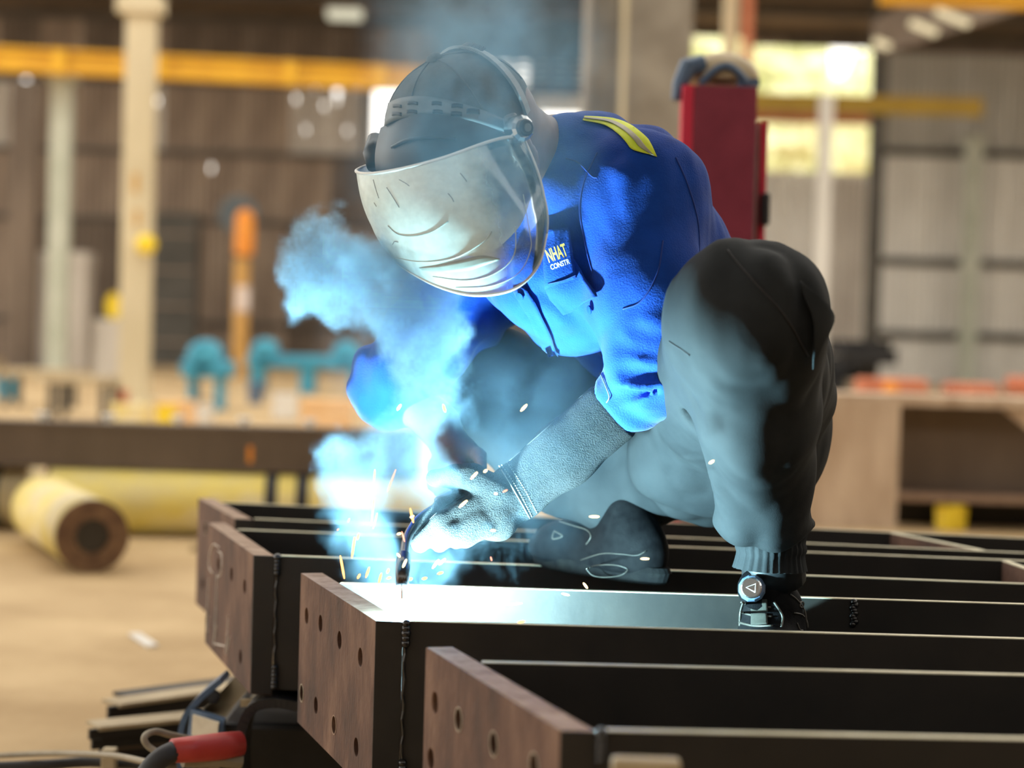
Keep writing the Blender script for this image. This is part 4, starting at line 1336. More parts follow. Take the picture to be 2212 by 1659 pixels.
for k in range(6):
    ph = 2 * math.pi * k / 6 + .2
    pp = [capc + (sph(capc, capA, cr_, .1 + 1.25 * t / 12, ph) - capc) * 1.006 for t in range(13)]
    MB().tube(pp, .0012, 6).build('panel_seam', MAT['cap'], cap, smooth=True)
def ell_hit(x, y, c, A, r):
    k = ray(x, y).normalized()
    o_ = ORG - c
    oo = Vector([o_.dot(A[i]) / r[i] for i in range(3)])
    kk = Vector([k.dot(A[i]) / r[i] for i in range(3)])
    a_, b_, c_2 = kk.dot(kk), 2 * oo.dot(kk), oo.dot(oo) - 1
    D = b_ * b_ - 4 * a_ * c_2
    t = (-b_ - math.sqrt(D)) / (2 * a_) if D > 0 else -b_ / (2 * a_)
    return ORG + k * t
# headgear: a band round the cap with slots, an over-the-head strap, knobs
HB = tuple(v * 1.035 for v in cr_)
band_top = [(838, 222), (862, 212), (900, 207), (945, 211), (1000, 224), (1050, 240), (1100, 262)]
band_bot = [(829, 272), (858, 258), (910, 248), (962, 249), (1008, 259), (1055, 273), (1098, 287)]
def band(name, top, bot, mat, parent, grow=1.0, n=40, m=5, thick=.003):
    T = spline([Vector((x, y, 0)) for x, y in top], n); B = spline([Vector((x, y, 0)) for x, y in bot], n)
    r = tuple(v * grow for v in HB)
    vs = []
    for i in range(n):
        for j in range(m):
            p = T[i].lerp(B[i], j / (m - 1))
            vs.append(ell_hit(p.x, p.y, capc, capA, r))
    ins = [capc + (v - capc) * (1 - thick / .1) for v in vs]
    N = len(vs)
    fs = loft_faces(n, m) + [tuple(N + q for q in f[::-1]) for f in loft_faces(n, m)]
    rim = [i * m for i in range(n)] + [(n - 1) * m + j for j in range(1, m)] + [i * m + m - 1 for i in range(n - 2, -1, -1)] + [j for j in range(m - 2, 0, -1)]
    for a in range(len(rim)):
        b = (a + 1) % len(rim)
        fs.append((rim[a], rim[b], N + rim[b], N + rim[a]))
    return mk(name, vs + ins, fs, mat, parent, smooth=True)
hb = band('headband', band_top, band_bot, MAT['greyplastic'], man)
gear = hb
hb['label'] = 'grey slotted plastic headband'
for (x0, x1, y0, y1) in ((848, 866, 226, 232), (846, 866, 243, 250), (880, 902, 220, 226), (878, 900, 238, 245), (932, 954, 220, 227), (934, 956, 238, 245), (975, 1000, 225, 233), (974, 998, 242, 250), (1008, 1036, 236, 246)):
    band('slot', [(x0, y0 - 1), ((x0 + x1) / 2, y0 - 2), (x1, y0)], [(x0, y1), ((x0 + x1) / 2, y1 - 1), (x1, y1 + 1)], MAT['black'], hb, grow=1.012, n=8, m=3, thick=.004)
st = []
for t in range(25):                                                # strap over the crown, ear to ear
    a = -1.75 + 3.5 * t / 24
    st.append(capc + hL * (HB[0] * .935 * math.sin(a)) + hU * (HB[2] * .925 * math.cos(a)) - hF * .048)
mb = MB()
for i in range(24):
    mb.bar(st[i], st[i + 1] + (st[i + 1] - st[i]) * .1, .017, .004, up=(st[i] - capc))
mb.build('crown_strap', MAT['greyplastic'], gear)
mb = MB()
for i in range(12):
    a = .12 + i * .035
    mb.bar(capc + hL * (HB[0] * .96 * math.sin(a)) + hU * (HB[2] * .95 * math.cos(a)) - hF * .040, capc + hL * (HB[0] * .96 * math.sin(a)) + hU * (HB[2] * .95 * math.cos(a)) - hF * .056, .002, .003)
mb.build('strap_teeth', MAT['black'], gear)
# side plate and pivot knob
side = [P(1085, 250, 2.455), P(1112, 240, 2.47), P(1124, 300, 2.475), P(1092, 305, 2.455)]
MB().hexa(side, [v + Vector((.004, .02, 0)) for v in side]).build('side_plate', MAT['greyplastic'], gear, bevel=.004)
kc = P(1120, 278, 2.452)
kax = (Vector((.55, -.83, .0))).normalized()
kn = MB().lathe([(.010, -.012), (.017, -.010), (.018, .0), (.0175, .010), (.013, .013)], kc, kax, 12).build('pivot_knob', MAT['chrome'], gear)
MB().lathe([(.0115, .0125), (.0115, .019), (.0095, .021)], kc, kax, 20).build('knob_cap', MAT['black'], gear)
MB().lathe([(.0055, .0215), (.0055, .0225), (.004, .023)], kc, kax, 16).build('knob_ring', MAT['greyplastic'], gear)
kf = HP(-.105, .01, .055)
MB().lathe([(.010, -.012), (.017, -.010), (.018, .0), (.013, .013)], kf, -hL, 12).build('pivot_knob', MAT['chrome'], gear)
# dark forehead guard between headband and shield
gt = [(822, 276, 2.53), (858, 257, 2.478), (910, 246, 2.452), (962, 248, 2.446), (1010, 259, 2.446), (1055, 273, 2.452), (1090, 290, 2.462)]
gb = [(812, 372, 2.545), (850, 378, 2.49), (905, 372, 2.455), (962, 356, 2.448), (1012, 340, 2.446), (1058, 322, 2.452), (1092, 312, 2.462)]
T = spline([P(*q) for q in gt], 30); B = spline([P(*q) for q in gb], 30)
vs = []
for i in range(30):
    for j in range(8):
        p = T[i].lerp(B[i], j / 7)
        vs.append(p - hF * (-.006 * math.sin(math.pi * j / 7)))
N = len(vs)
vs2 = vs + [v + Vector((.002, .006, 0)) for v in vs]
mk('forehead_guard', vs2, loft_faces(30, 8) + [tuple(N + q for q in f[::-1]) for f in loft_faces(30, 8)], MAT['black'], gear, smooth=True)
MB().tube(spline([P(846, 318, 2.478), P(880, 302, 2.452), P(930, 296, 2.44), P(985, 300, 2.437)], 20), .0022, 6).build('guard_ridge', MAT['black'], gear, smooth=True)
def blk(pts, rs): return MB().tube([P(*p) for p in pts], rs, 12)
blk([(812, 300, 2.63), (808, 330, 2.61), (814, 360, 2.60)], [.012, .016, .014]).build('far_pivot_arm', MAT['black'], gear, smooth=True)

# ---- face shield
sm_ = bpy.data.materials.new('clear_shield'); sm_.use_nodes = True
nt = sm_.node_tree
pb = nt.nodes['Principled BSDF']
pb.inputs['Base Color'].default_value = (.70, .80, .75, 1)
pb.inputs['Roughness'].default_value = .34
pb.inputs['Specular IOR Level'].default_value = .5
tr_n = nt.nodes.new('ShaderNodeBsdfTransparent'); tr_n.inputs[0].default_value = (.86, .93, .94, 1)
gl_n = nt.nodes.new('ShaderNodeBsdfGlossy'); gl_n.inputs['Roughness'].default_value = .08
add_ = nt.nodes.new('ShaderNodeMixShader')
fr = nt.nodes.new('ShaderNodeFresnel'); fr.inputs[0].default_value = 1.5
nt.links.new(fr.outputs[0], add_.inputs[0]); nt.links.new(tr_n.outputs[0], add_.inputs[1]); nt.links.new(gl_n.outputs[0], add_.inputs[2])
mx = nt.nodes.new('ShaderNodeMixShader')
at = nt.nodes.new('ShaderNodeAttribute'); at.attribute_name = 'painted_reflection'
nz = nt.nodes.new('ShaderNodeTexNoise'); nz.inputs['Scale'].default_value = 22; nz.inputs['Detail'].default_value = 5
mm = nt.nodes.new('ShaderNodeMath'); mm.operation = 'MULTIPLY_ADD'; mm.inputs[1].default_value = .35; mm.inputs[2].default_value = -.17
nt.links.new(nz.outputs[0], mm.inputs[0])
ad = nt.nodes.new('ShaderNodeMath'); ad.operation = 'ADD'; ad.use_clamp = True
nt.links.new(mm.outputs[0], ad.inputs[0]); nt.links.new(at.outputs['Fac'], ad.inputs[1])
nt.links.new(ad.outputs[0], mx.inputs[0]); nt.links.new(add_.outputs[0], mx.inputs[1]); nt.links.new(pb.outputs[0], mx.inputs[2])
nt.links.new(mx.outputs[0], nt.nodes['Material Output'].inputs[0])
top = [(940, 350, 2.70), (840, 352, 2.665), (792, 358, 2.625), (769, 370, 2.565), (800, 375, 2.50), (870, 364, 2.450), (960, 340, 2.425), (1050, 308, 2.425), (1100, 296, 2.440), (1132, 300, 2.458)]
bot = [(980, 560, 2.68), (900, 560, 2.645), (868, 556, 2.605), (852, 562, 2.555), (890, 590, 2.500), (955, 622, 2.455), (1030, 638, 2.425), (1110, 624, 2.412), (1162, 575, 2.425), (1181, 505, 2.450)]
nS, mS = 60, 26
T = spline([P(*q) for q in top], nS); B = spline([P(*q) for q in bot], nS)
ctr_px = P(990, 440, 2.56)
vs, painted_reflection = [], []
for i in range(nS):
    for j in range(mS):
        t = j / (mS - 1)
        p = T[i].lerp(B[i], t)
        out = (p - ctr_px); out.z *= .2
        out.normalize()
        bulge = .012 * math.sin(math.pi * t) + .006 * max(0, (t - .62) / .38) * (1 - t) * 4
        vs.append(p + out * bulge)
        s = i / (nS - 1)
        f_ = .88 if s < .70 else max(.05, .88 - (s - .70) / .08 * .83)  # paler far side: the arc-lit beam's reflection put into the colour
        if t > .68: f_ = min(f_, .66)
        painted_reflection.append(f_)
N = len(vs)
vs2 = vs + [v + (ctr_px - v).normalized() * .002 for v in vs]
fs = loft_faces(nS, mS) + [tuple(N + q for q in f[::-1]) for f in loft_faces(nS, mS)]
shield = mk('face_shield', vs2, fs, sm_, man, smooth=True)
shield['label'] = 'scratched pale curved face shield, clear on the near side'
atr = shield.data.attributes.new('painted_reflection', 'FLOAT', 'POINT')
atr.data.foreach_set('value', painted_reflection + painted_reflection)
MB().tube(T, .0022, 8).build('top_rim', MAT['white'], shield, smooth=True)
MB().tube([vs[i * mS + mS - 1] for i in range(nS)], .0020, 8).build('bottom_rim', MAT['white'], shield, smooth=True)
MB().tube([vs[(nS - 1) * mS + j] for j in range(mS)], .0018, 8).build('side_rim', MAT['white'], shield, smooth=True)
BV['face_shield'] = BVHTree.FromPolygons(vs, loft_faces(nS, mS))
SHD = ['face_shield']
for k, pts in enumerate(([(806, 388), (812, 410), (818, 428)], [(835, 405), (848, 425), (862, 448)], [(862, 388), (876, 396), (884, 402)], [(994, 374), (1004, 386), (1008, 392)], [(968, 418), (976, 428), (980, 436)], [(848, 528), (852, 522), (860, 523)], [(808, 438), (813, 446)])):
    seamline('scratch', pts, SHD, MAT['greyplastic'], shield, r=.0004, n=8, off=.0005)
for pts in ([(838, 488), (860, 506), (895, 510), (935, 500), (968, 478)],):
    seamline('ridge_reflection', pts, SHD, MAT['reflectgrey'], shield, r=.0006, n=24, off=.0006)  # edge of a reflected light patch drawn in as a dark line
for pts in ([(850, 556), (910, 566), (980, 558), (1042, 524), (1062, 500)], [(935, 598), (1010, 606), (1070, 590), (1110, 552), (1114, 490)], [(985, 622), (1060, 618), (1120, 590), (1146, 540), (1144, 500), (1130, 420)]):
    seamline('ridge_reflection', pts, SHD, MAT['palegrey'], shield, r=.0007, n=30, off=.0002)
drape('slot_reflection', [(905, 578), (950, 572), (1000, 560), (1040, 552), (1078, 558)], [(912, 584), (960, 588), (1010, 584), (1050, 572), (1082, 560)], SHD, MAT['reflectgrey'], shield, off=.0006, thick=.0005, n=18, m=4)  # dark reflection on the shield drawn in as a strip

# ---- shoes
ZW = ZT - .105                       # top of the web inside the trough
def shoe(name, heel, toe, zsole, lab, parent=man):
    fw = (toe - heel); fw.z = 0
    Lg = fw.length; fw.normalize()
    sd = Vector((-fw.y, fw.x, 0)); up = Vector((0, 0, 1))
    def S(a, b, c): return Vector((heel.x, heel.y, zsole)) + fw * a + sd * b + up * c
    A = [list(fw), list(sd), list(up)]
    def f(X):
        q = (X - npv(S(0, 0, 0)))
        x = q @ npv(fw); y = q @ npv(sd); z = q @ npv(up)
        d = ell(X, S(.055, 0, .045), A, (.068, .043, .060))
        d = smin(d, rc(X, S(.07, 0, .06), S(.075, 0, .105), .044, .042), .03)
        d = smin(d, ell(X, S(.16, 0, .038), A, (.10, .046, .048)), .03)
        d = smin(d, ell(X, S(.225, 0, .030), A, (.062, .047, .036)), .03)
        d = smax(d, -(z - .012), .006)
        return d
    lo, hi = bbox([S(-.03, -.07, -.02), S(.31, .07, .16), S(-.03, .07, 0), S(.31, -.07, 0)], .01)
    o = sdf_mesh(name, f, lo, hi, .0036, MAT['shoe'], parent, relax=1)
    BV[name + lab] = BV[name]
    o['label'] = lab
    # sole
    n = 40
    out = []
    for i in range(n):
        a = 2 * math.pi * i / n
        x = .130 + .152 * math.cos(a)
        y = (.046 + .006 * math.cos(a) - .008 * math.exp(-((x - .11) / .05) ** 2)) * math.sin(a)
        out.append((x, y))
    vs, fs = [], []
    for (z, g) in ((0, .95), (.004, 1.0), (.018, 1.04), (.026, 1.0)):
        for (x, y) in out:
            vs.append(S(.130 + (x - .130) * g, y * g, z + (.010 * max(0, (x - .2) / .08) ** 2 if z == 0 else 0)))
    for j in range(3):
        for i in range(n):
            fs.append((j * n + i, j * n + (i + 1) % n, (j + 1) * n + (i + 1) % n, (j + 1) * n + i))
    fs += [tuple(range(n))[::-1], tuple(range(3 * n, 4 * n))]
    mk('sole', vs, fs, MAT['shoesole'], o, smooth=False)
    return o, S
sL, SL = shoe('work_shoe', P(1668, 1300, 2.715), P(1676, 1330, 2.440), ZW, 'black shoe with a silver lacing dial')
SHL = ['work_shoe' + 'black shoe with a silver lacing dial']
dc = hit(1624, 1272, SHL)
dcp = P(1625, 1272, 2.60)
ddir = Vector((-.25, -.93, .25)).normalized()
mb = MB().lathe([(.020, -.012), (.030, -.006), (.031, .0), (.026, .004)], P(1640, 1272, 2.612), Vector((-.1, -.95, .3)), 24)
pad = mb.build('dial_pad', MAT['shoe'], sL, smooth=True)
dl = MB().lathe([(.0185, -.004), (.0195, .004), (.0175, .009), (.0165, .010)], dcp, ddir, 12).build('lacing_dial', MAT['bluepanel'], sL)
MB().lathe([(.0150, .0098), (.0150, .0112), (.0130, .0118)], dcp, ddir, 24).build('dial_face', MAT['chrome'], sL)
s_ = ddir.cross(Vector((0, 0, 1))).normalized(); t_ = s_.cross(ddir)
tri = [dcp + ddir * .0128 + s_ * a + t_ * b for a, b in ((-.006, -.006), (.007, .0), (-.006, .006))]
MB().tube(tri + [tri[0]], .0009, 6).build('dial_emblem', MAT['white'], sL)
MB().box(P(1640, 1222, 2.63), (.034, .012, .022), rz=.1).build('pull_tab', MAT['shoe'], sL, bevel=.003)
for (y0, y1) in ((1296, 1322), (1326, 1352)):
    drape('lace_cover', [(1625, y0), (1640, y0 - 1), (1658, y0)], [(1625, y1), (1640, y1 + 1), (1660, y1)], SHL, MAT['olive'], sL, off=.004, thick=.003, n=8, m=6)
for pts in ([(1600, 1300), (1630, 1310), (1665, 1312)], [(1600, 1322), (1630, 1330), (1668, 1332)], [(1597, 1345), (1630, 1352), (1670, 1352)], [(1610, 1290), (1600, 1320), (1598, 1352)], [(1672, 1300), (1690, 1330), (1688, 1355)]):
    seamline('lace_loop', pts, SHL, MAT['shoelight'], sL, r=.0018, n=12, off=.001)
for pts in ([(1708, 1284), (1722, 1296), (1738, 1318), (1742, 1345)], [(1716, 1324), (1732, 1328), (1742, 1340), (1745, 1356)], [(1722, 1346), (1728, 1360), (1734, 1362)], [(1730, 1300), (1736, 1302), (1734, 1312), (1728, 1310), (1730, 1300)]):
    seamline('trim_line', pts, SHL, MAT['shoelight'], sL, r=.0013, n=14, off=.001)
sR, SR = shoe('work_shoe', P(1418, 1250, 2.84), P(1160, 1235, 3.06), ZT + .0016, 'black shoe with an oval heel panel and triangle emblem')
SHR = ['work_shoe' + 'black shoe with an oval heel panel and triangle emblem']
seamline('heel_panel', [(1266, 1229), (1290, 1221), (1330, 1221), (1355, 1230), (1340, 1243), (1305, 1247), (1280, 1243), (1266, 1229)], SHR, MAT['shoelight'], sR, r=.0008, n=40, off=.001)
seamline('trim_line', [(1254, 1210), (1300, 1196), (1340, 1197), (1375, 1200), (1396, 1190)], SHR, MAT['shoelight'], sR, r=.0007, n=20, off=.001)
seamline('trim_line', [(1208, 1126), (1240, 1136), (1268, 1145), (1276, 1160), (1266, 1176)], SHR, MAT['shoelight'], sR, r=.0010, n=20, off=.001)
seamline('trim_line', [(1243, 1122), (1252, 1114), (1266, 1118), (1254, 1126), (1243, 1122)], SHR, MAT['shoelight'], sR, r=.0009, n=20, off=.001)
seamline('emblem', [(1197, 1147), (1215, 1158), (1194, 1164), (1197, 1147)], SHR, MAT['shoelight'], sR, r=.0012, n=22, off=.001)

# ================================================================== TORCH, ARC, SPARKS
ARC = P(868, 1318, 2.455); ARC.z = ZT - .004
tc_ = empty('welding_torch', P(985, 1080, 2.6), 'welding torch held in the gauntlet with its nozzle at the bright arc', 'torch')
MB().tube(spline([P(1085, 1035, 2.71), P(1020, 1058, 2.70), P(950, 1092, 2.67)], 12), .0135, 14).build('handle', MAT['black'], tc_, smooth=True)
MB().tube(spline([P(950, 1092, 2.67), P(905, 1122, 2.63), P(880, 1160, 2.57), P(872, 1205, 2.51)], 16), .0068, 12).build('swan_neck', MAT['soot_shade'], tc_, smooth=True)
MB().tube([P(872, 1200, 2.503), P(870, 1225, 2.485), P(868, 1268, 2.455)], [.0095, .0105, .0085], 16).build('nozzle', MAT['soot_shade'], tc_, smooth=True)
MB().tube([P(868, 1266, 2.456), P(868, 1296, 2.44)], .0012, 6).build('wire', MAT['copper'], tc_)
MB().tube(spline([P(1085, 1035, 2.71), P(1180, 960, 2.72), P(1300, 880, 2.72), P(1420, 850, 2.73)], 20), .010, 10).build('torch_cable', MAT['blackcable'], tc_, smooth=True)
arcm = emis('arc_plasma', (.47, .87, 1.0), ARC_POWER / (4 * math.pi ** 2 * .018 ** 2), True)
ar = empty('weld_arc', ARC, 'blinding white welding arc in the trough of the beam', 'arc')
n, m = 20, 12
vs, fs = [], []
for j in range(m + 1):
    th = math.pi * j / m
    for i in range(n):
        a = 2 * math.pi * i / n
        k = 1 + .25 * math.sin(5 * a) * math.sin(th) + .15 * rnd.uniform(-1, 1)
        vs.append(ARC + Vector((.020 * k * math.sin(th) * math.cos(a), .016 * k * math.sin(th) * math.sin(a), .017 * math.cos(th) - .008)))
for j in range(m):
    for i in range(n):
        fs.append((j * n + i, j * n + (i + 1) % n, (j + 1) * n + (i + 1) % n, (j + 1) * n + i))
mk('plasma', vs, fs, arcm, ar, smooth=True)
MB().lathe([(.002, 0), (.016, -.003), (.018, -.006), (.004, -.010)], Vector((ARC.x, ARC.y, ARC.z - .024)), (0, 0, 1), 16).build('melt_pool', emis('melt', (1.0, .9, .7), 12), ar, smooth=True)
sp_or = emis('spark_orange', (1.0, .40, .10), 5.0)
sp_ye = emis('spark_yellow', (1.0, .70, .30), 7.0)
sp_pk = emis('spark_pink', (1.0, .38, .25), 2.6)
# each spark: px start, px end, depth, material
sparks = [((802, 1136), (808, 1076), 2.40, sp_pk), ((806, 1142), (815, 1108), 2.40, sp_pk), ((837, 1062), (855, 1014), 2.41, sp_pk), ((808, 1040), (810, 1014), 2.41, sp_pk), ((760, 1206), (766, 1160), 2.42, sp_or),
          ((772, 1166), (775, 1152), 2.42, sp_or), ((735, 1200), (744, 1250), 2.43, sp_or), ((764, 1184), (768, 1160), 2.43, sp_pk), ((858, 886), (866, 874), 2.40, sp_ye), ((957, 874), (962, 890), 2.40, sp_or),
          ((1125, 888), (1138, 874), 2.38, sp_ye), ((1017, 1035), (1031, 1020), 2.38, sp_ye), ((1045, 1020), (1052, 1015), 2.38, sp_ye), ((992, 1096), (1009, 1081), 2.38, sp_ye), ((886, 1118), (894, 1114), 2.40, sp_ye),
          ((886, 1098), (893, 1129), 2.40, sp_or), ((1068, 1066), (1074, 1067), 2.38, sp_ye), ((1060, 1146), (1070, 1146), 2.38, sp_ye), ((1086, 1063), (1096, 1058), 2.38, sp_pk), ((1273, 1116), (1294, 1116), 2.36, sp_ye),
          ((1384, 1207), (1402, 1207), 2.40, sp_ye), ((1260, 1259), (1269, 1271), 2.45, sp_ye), ((1213, 1282), (1230, 1286), 2.45, sp_ye), ((1092, 1307), (1128, 1303), 2.45, sp_ye), ((1118, 1345), (1134, 1342), 2.36, sp_or),
          ((1532, 1001), (1542, 995), 2.34, sp_ye), ((870, 1226), (878, 1208), 2.40, sp_ye), ((934, 1228), (948, 1209), 2.40, sp_ye), ((948, 1220), (962, 1207), 2.40, sp_ye), ((912, 1251), (922, 1248), 2.40, sp_or),
          ((945, 1240), (957, 1236), 2.40, sp_or), ((1060, 1203), (1062, 1211), 2.38, sp_pk), ((836, 1238), (840, 1229), 2.42, sp_or), ((858, 1196), (864, 1203), 2.42, sp_ye), ((836, 1250), (844, 1247), 2.42, sp_or),
          ((885, 1253), (890, 1249), 2.42, sp_or), ((772, 1250), (778, 1240), 2.44, sp_or), ((790, 1248), (798, 1225), 2.44, sp_or), ((752, 1128), (755, 1120), 2.42, sp_pk), ((858, 1154), (866, 1152), 2.41, sp_ye),
          ((868, 1148), (874, 1170), 2.41, sp_pk), ((818, 1260), (824, 1238), 2.44, sp_or), ((728, 1146), (732, 1142), 2.44, sp_pk), ((1020, 568), (1028, 564), 2.40, sp_or)]
special = {(858, 886): 'bright spark in front of the blue sleeve left of the forearm', (957, 874): 'short orange spark on the bare forearm', (1125, 888): 'bright yellow spark above the gauntlet cuff',
           (1017, 1035): 'thick yellow spark over the back of the glove', (992, 1096): 'yellow spark over the glove fingers', (1060, 1146): 'yellow spark at the lower edge of the glove',
           (1273, 1116): 'bright yellow spark above the rear shoe', (1384, 1207): 'yellow spark at the heel of the rear shoe', (1260, 1259): 'small yellow spark under the rear shoe',
           (1213, 1282): 'yellow spark above the lit flange below the rear shoe', (1092, 1307): 'long yellow spark in front of the lit flange', (1118, 1345): 'orange spark at the top edge of the near flange',
           (1532, 1001): 'tiny yellow spark before the lit trouser thigh', (837, 1062): 'long pink spark left of the glove, highest of its bundle', (735, 1200): 'orange spark farthest left above the end plate',
           (802, 1136): 'longest thin pink spark rising left of the glove', (1060, 1203): 'tiny pink spark below the glove wrist'}
kinds = {sp_or: 'small orange spark close to the welding arc', sp_ye: 'small yellow spark close to the welding arc or glove', sp_pk: 'thin pink spark close to the welding arc'}
for (a, b, d, mt) in sparks[:-1]:
    pa, pb_ = P(*a, d), P(*b, d + .004)
    r = .0011 if mt is sp_pk else .0016
    dv = pb_ - pa
    o = MB().tube([pa, pa + dv * .25, pa + dv * .75, pb_], [r * .4, r, r, r * .5], 6).build('spark', mt)
    tag(o, special.get(a, kinds[mt]), 'spark', 'sparks around the welding arc')
# ================================================================== SMOKE (fog volume)
puffs = [  # px, py, depth, radius, weight
    (840, 1215, 2.50, .050, 0.64), (800, 1190, 2.49, .055, 0.72), (760, 1130, 2.46, .050, 0.72), (745, 1200, 2.47, .035, 0.56), (910, 1215, 2.50, .050, 0.64), (980, 1215, 2.47, .045, 0.60),
    (1050, 1205, 2.41, .042, 0.48), (1120, 1175, 2.46, .040, 0.36), (1165, 1130, 2.48, .034, 0.28), (1240, 1065, 2.46, .03, 0.24),
    (870, 1085, 2.50, .070, 0.48), (760, 1010, 2.46, .055, 0.80), (720, 1000, 2.46, .036, 0.72), (830, 985, 2.46, .060, 0.80), (905, 965, 2.45, .05, 0.72), (960, 1035, 2.46, .045, 0.36), (860, 920, 2.48, .048, 0.72),
    (1080, 1100, 2.50, .05, 0.28), (1020, 1160, 2.47, .05, 0.32), (700, 960, 2.48, .03, 0.48), (790, 1090, 2.48, .05, 0.64),
    (915, 870, 2.50, .050, .9), (900, 800, 2.52, .055, 1.2), (905, 730, 2.52, .062, 1.2), (880, 665, 2.53, .065, 1.2), (830, 610, 2.54, .060, 1.2), (960, 640, 2.52, .055, .6), (985, 760, 2.52, .050, .5),
    (1010, 880, 2.50, .055, .5), (770, 585, 2.55, .060, 1.2), (715, 610, 2.56, .052, 1.2), (660, 590, 2.57, .045, 1.2), (648, 640, 2.57, .028, .8), (745, 680, 2.56, .034, .8), (715, 700, 2.56, .02, .8), (688, 530, 2.57, .036, .7), (685, 500, 2.57, .022, .5),
]
veil = [(1130, 1000, 2.50, .08, .30), (1100, 940, 2.52, .08, .22), (1180, 1130, 2.50, .05, .30), (900, 420, 2.39, .10, .10), (1010, 300, 2.38, .13, .13), (1000, 180, 2.42, .12, .13), (1060, 60, 2.46, .14, .14), (1150, 160, 2.46, .12, .10), (1150, 400, 2.40, .09, .16), (980, 20, 2.5, .12, .12),
        (1200, 900, 2.50, .09, .12), (1180, 820, 2.52, .08, .20), (1270, 1000, 2.50, .06, .08), (1050, 850, 2.52, .09, .25), (820, 760, 2.54, .08, .25), (790, 820, 2.6, .06, .2)]
allp = [P(q[0], q[1], q[2]) for q in puffs + veil]
lo = Vector([min(p[i] for p in allp) for i in range(3)]) - Vector((.10, .09, .06))
hi = Vector([max(p[i] for p in allp) for i in range(3)]) + Vector((.10, .10, .10))
cen = Vector(((lo.x + hi.x) / 2, (lo.y + hi.y) / 2, lo.z))
vm = bpy.data.materials.new('weld_smoke'); vm.use_nodes = True
nt = vm.node_tree
nt.nodes.remove(nt.nodes['Principled BSDF'])
pv = nt.nodes.new('ShaderNodeVolumePrincipled')
pv.inputs['Color'].default_value = (.50, .79, 1.0, 1)
pv.inputs['Density'].default_value = 1.0
pv.inputs['Anisotropy'].default_value = .1
nt.links.new(pv.outputs[0], nt.nodes['Material Output'].inputs['Volume'])
ng = bpy.data.node_groups.new('smoke_field', 'GeometryNodeTree')
ng.interface.new_socket('Geometry', in_out='INPUT', socket_type='NodeSocketGeometry')
ng.interface.new_socket('Geometry', in_out='OUTPUT', socket_type='NodeSocketGeometry')
gi = ng.nodes.new('NodeGroupInput'); go = ng.nodes.new('NodeGroupOutput')
N_ = ng.nodes.new; LK = ng.links.new
def vmath(op, a, b=None, sc_=None):
    n = N_('ShaderNodeVectorMath'); n.operation = op
    for i, v in enumerate((a, b)):
        if v is None: continue
        if hasattr(v, 'is_linked') or hasattr(v, 'links'): LK(v, n.inputs[i])
        else: n.inputs[i].default_value = v
    if sc_ is not None: n.inputs['Scale'].default_value = sc_
    return n.outputs['Value'] if op in ('LENGTH', 'DISTANCE') else n.outputs[0]
def fmath(op, a, b=None, c=None, clamp=False):
    n = N_('ShaderNodeMath'); n.operation = op; n.use_clamp = clamp
    for i, v in enumerate((a, b, c)):
        if v is None: continue
        if hasattr(v, 'links'): LK(v, n.inputs[i])
        else: n.inputs[i].default_value = v
    return n.outputs[0]
def noise(vec, scale, detail, dist=0.0, color=False, rough=.6):
    n = N_('ShaderNodeTexNoise')
    n.inputs['Scale'].default_value = scale; n.inputs['Detail'].default_value = detail; n.inputs['Roughness'].default_value = rough; n.inputs['Distortion'].default_value = dist
    LK(vec, n.inputs['Vector'])
    return n.outputs['Color'] if color else n.outputs[0]
pos = N_('GeometryNodeInputPosition').outputs[0]
posw = vmath('ADD', pos, tuple(cen))          # object space to world space
w1 = vmath('SCALE', vmath('SUBTRACT', noise(posw, 9, 2, color=True), (.5, .5, .5)), None, .14)
w2 = vmath('SCALE', vmath('SUBTRACT', noise(vmath('ADD', posw, w1), 30, 3, color=True), (.5, .5, .5)), None, .055)
pw = vmath('ADD', vmath('ADD', posw, w1), w2)
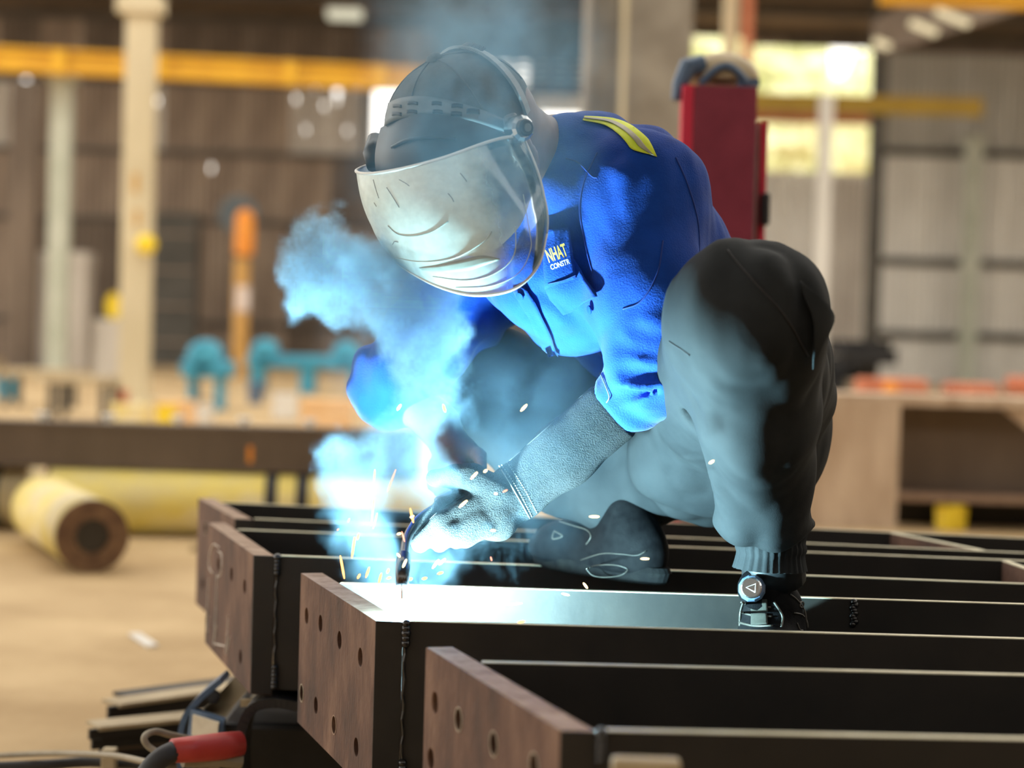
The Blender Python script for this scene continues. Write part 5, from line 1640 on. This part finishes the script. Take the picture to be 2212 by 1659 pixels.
def blob(q, vec):
    c = P(q[0], q[1], q[2])
    n = N_('ShaderNodeMapRange'); n.interpolation_type = 'SMOOTHSTEP'
    n.inputs['From Min'].default_value = q[3] * 1.35; n.inputs['From Max'].default_value = q[3] * .15
    n.inputs['To Min'].default_value = 0.0; n.inputs['To Max'].default_value = q[4]
    LK(vmath('DISTANCE', vec, tuple(c)), n.inputs['Value'])
    return n.outputs[0]
def total(lst, vec):
    s = None
    for q in lst:
        b = blob(q, vec)
        s = b if s is None else fmath('ADD', s, b)
    return s
core = total(puffs, pw)
er = noise(pw, 26, 6, .9, rough=.62)
er2 = noise(pw, 48, 4, 2.2)
dcore = fmath('SUBTRACT', core, fmath('MULTIPLY_ADD', er, 1.35, -.27))
dcore = fmath('MULTIPLY', fmath('MINIMUM', fmath('MAXIMUM', dcore, 0.0), .9), fmath('MULTIPLY_ADD', er2, 4.2, -1.25))
vl = total(veil, posw)
dveil = fmath('MULTIPLY', vl, fmath('MAXIMUM', fmath('MULTIPLY_ADD', noise(pw, 12, 5, .5), 3.4, -1.1), 0.0))
dens = fmath('MULTIPLY_ADD', fmath('MAXIMUM', dcore, 0.0), SMOKE_CORE, fmath('MULTIPLY', dveil, SMOKE_VEIL))
far_ = fmath('POWER', fmath('MINIMUM', fmath('DIVIDE', vmath('DISTANCE', posw, tuple(ARC)), .80), 1.0), 2.25)
dens = fmath('MULTIPLY', dens, fmath('MAXIMUM', far_, .006))
vc = N_('GeometryNodeVolumeCube')
vc.inputs['Min'].default_value = tuple(lo - cen); vc.inputs['Max'].default_value = tuple(hi - cen)
vox = .0042
for ax, nm in enumerate(('Resolution X', 'Resolution Y', 'Resolution Z')):
    vc.inputs[nm].default_value = int((hi[ax] - lo[ax]) / vox)
LK(dens, vc.inputs['Density'])
sm2 = N_('GeometryNodeSetMaterial'); sm2.inputs['Material'].default_value = vm
LK(vc.outputs[0], sm2.inputs[0]); LK(sm2.outputs[0], go.inputs[0])
vd = bpy.data.volumes.new('smoke')
vd.materials.append(vm)
so = bpy.data.objects.new('smoke', vd)
col.objects.link(so)
so.location = cen
md = so.modifiers.new('smoke_field', 'NODES'); md.node_group = ng
tag(so, 'billowing blue welding smoke rising from the arc past the face shield', 'smoke', kind='stuff')
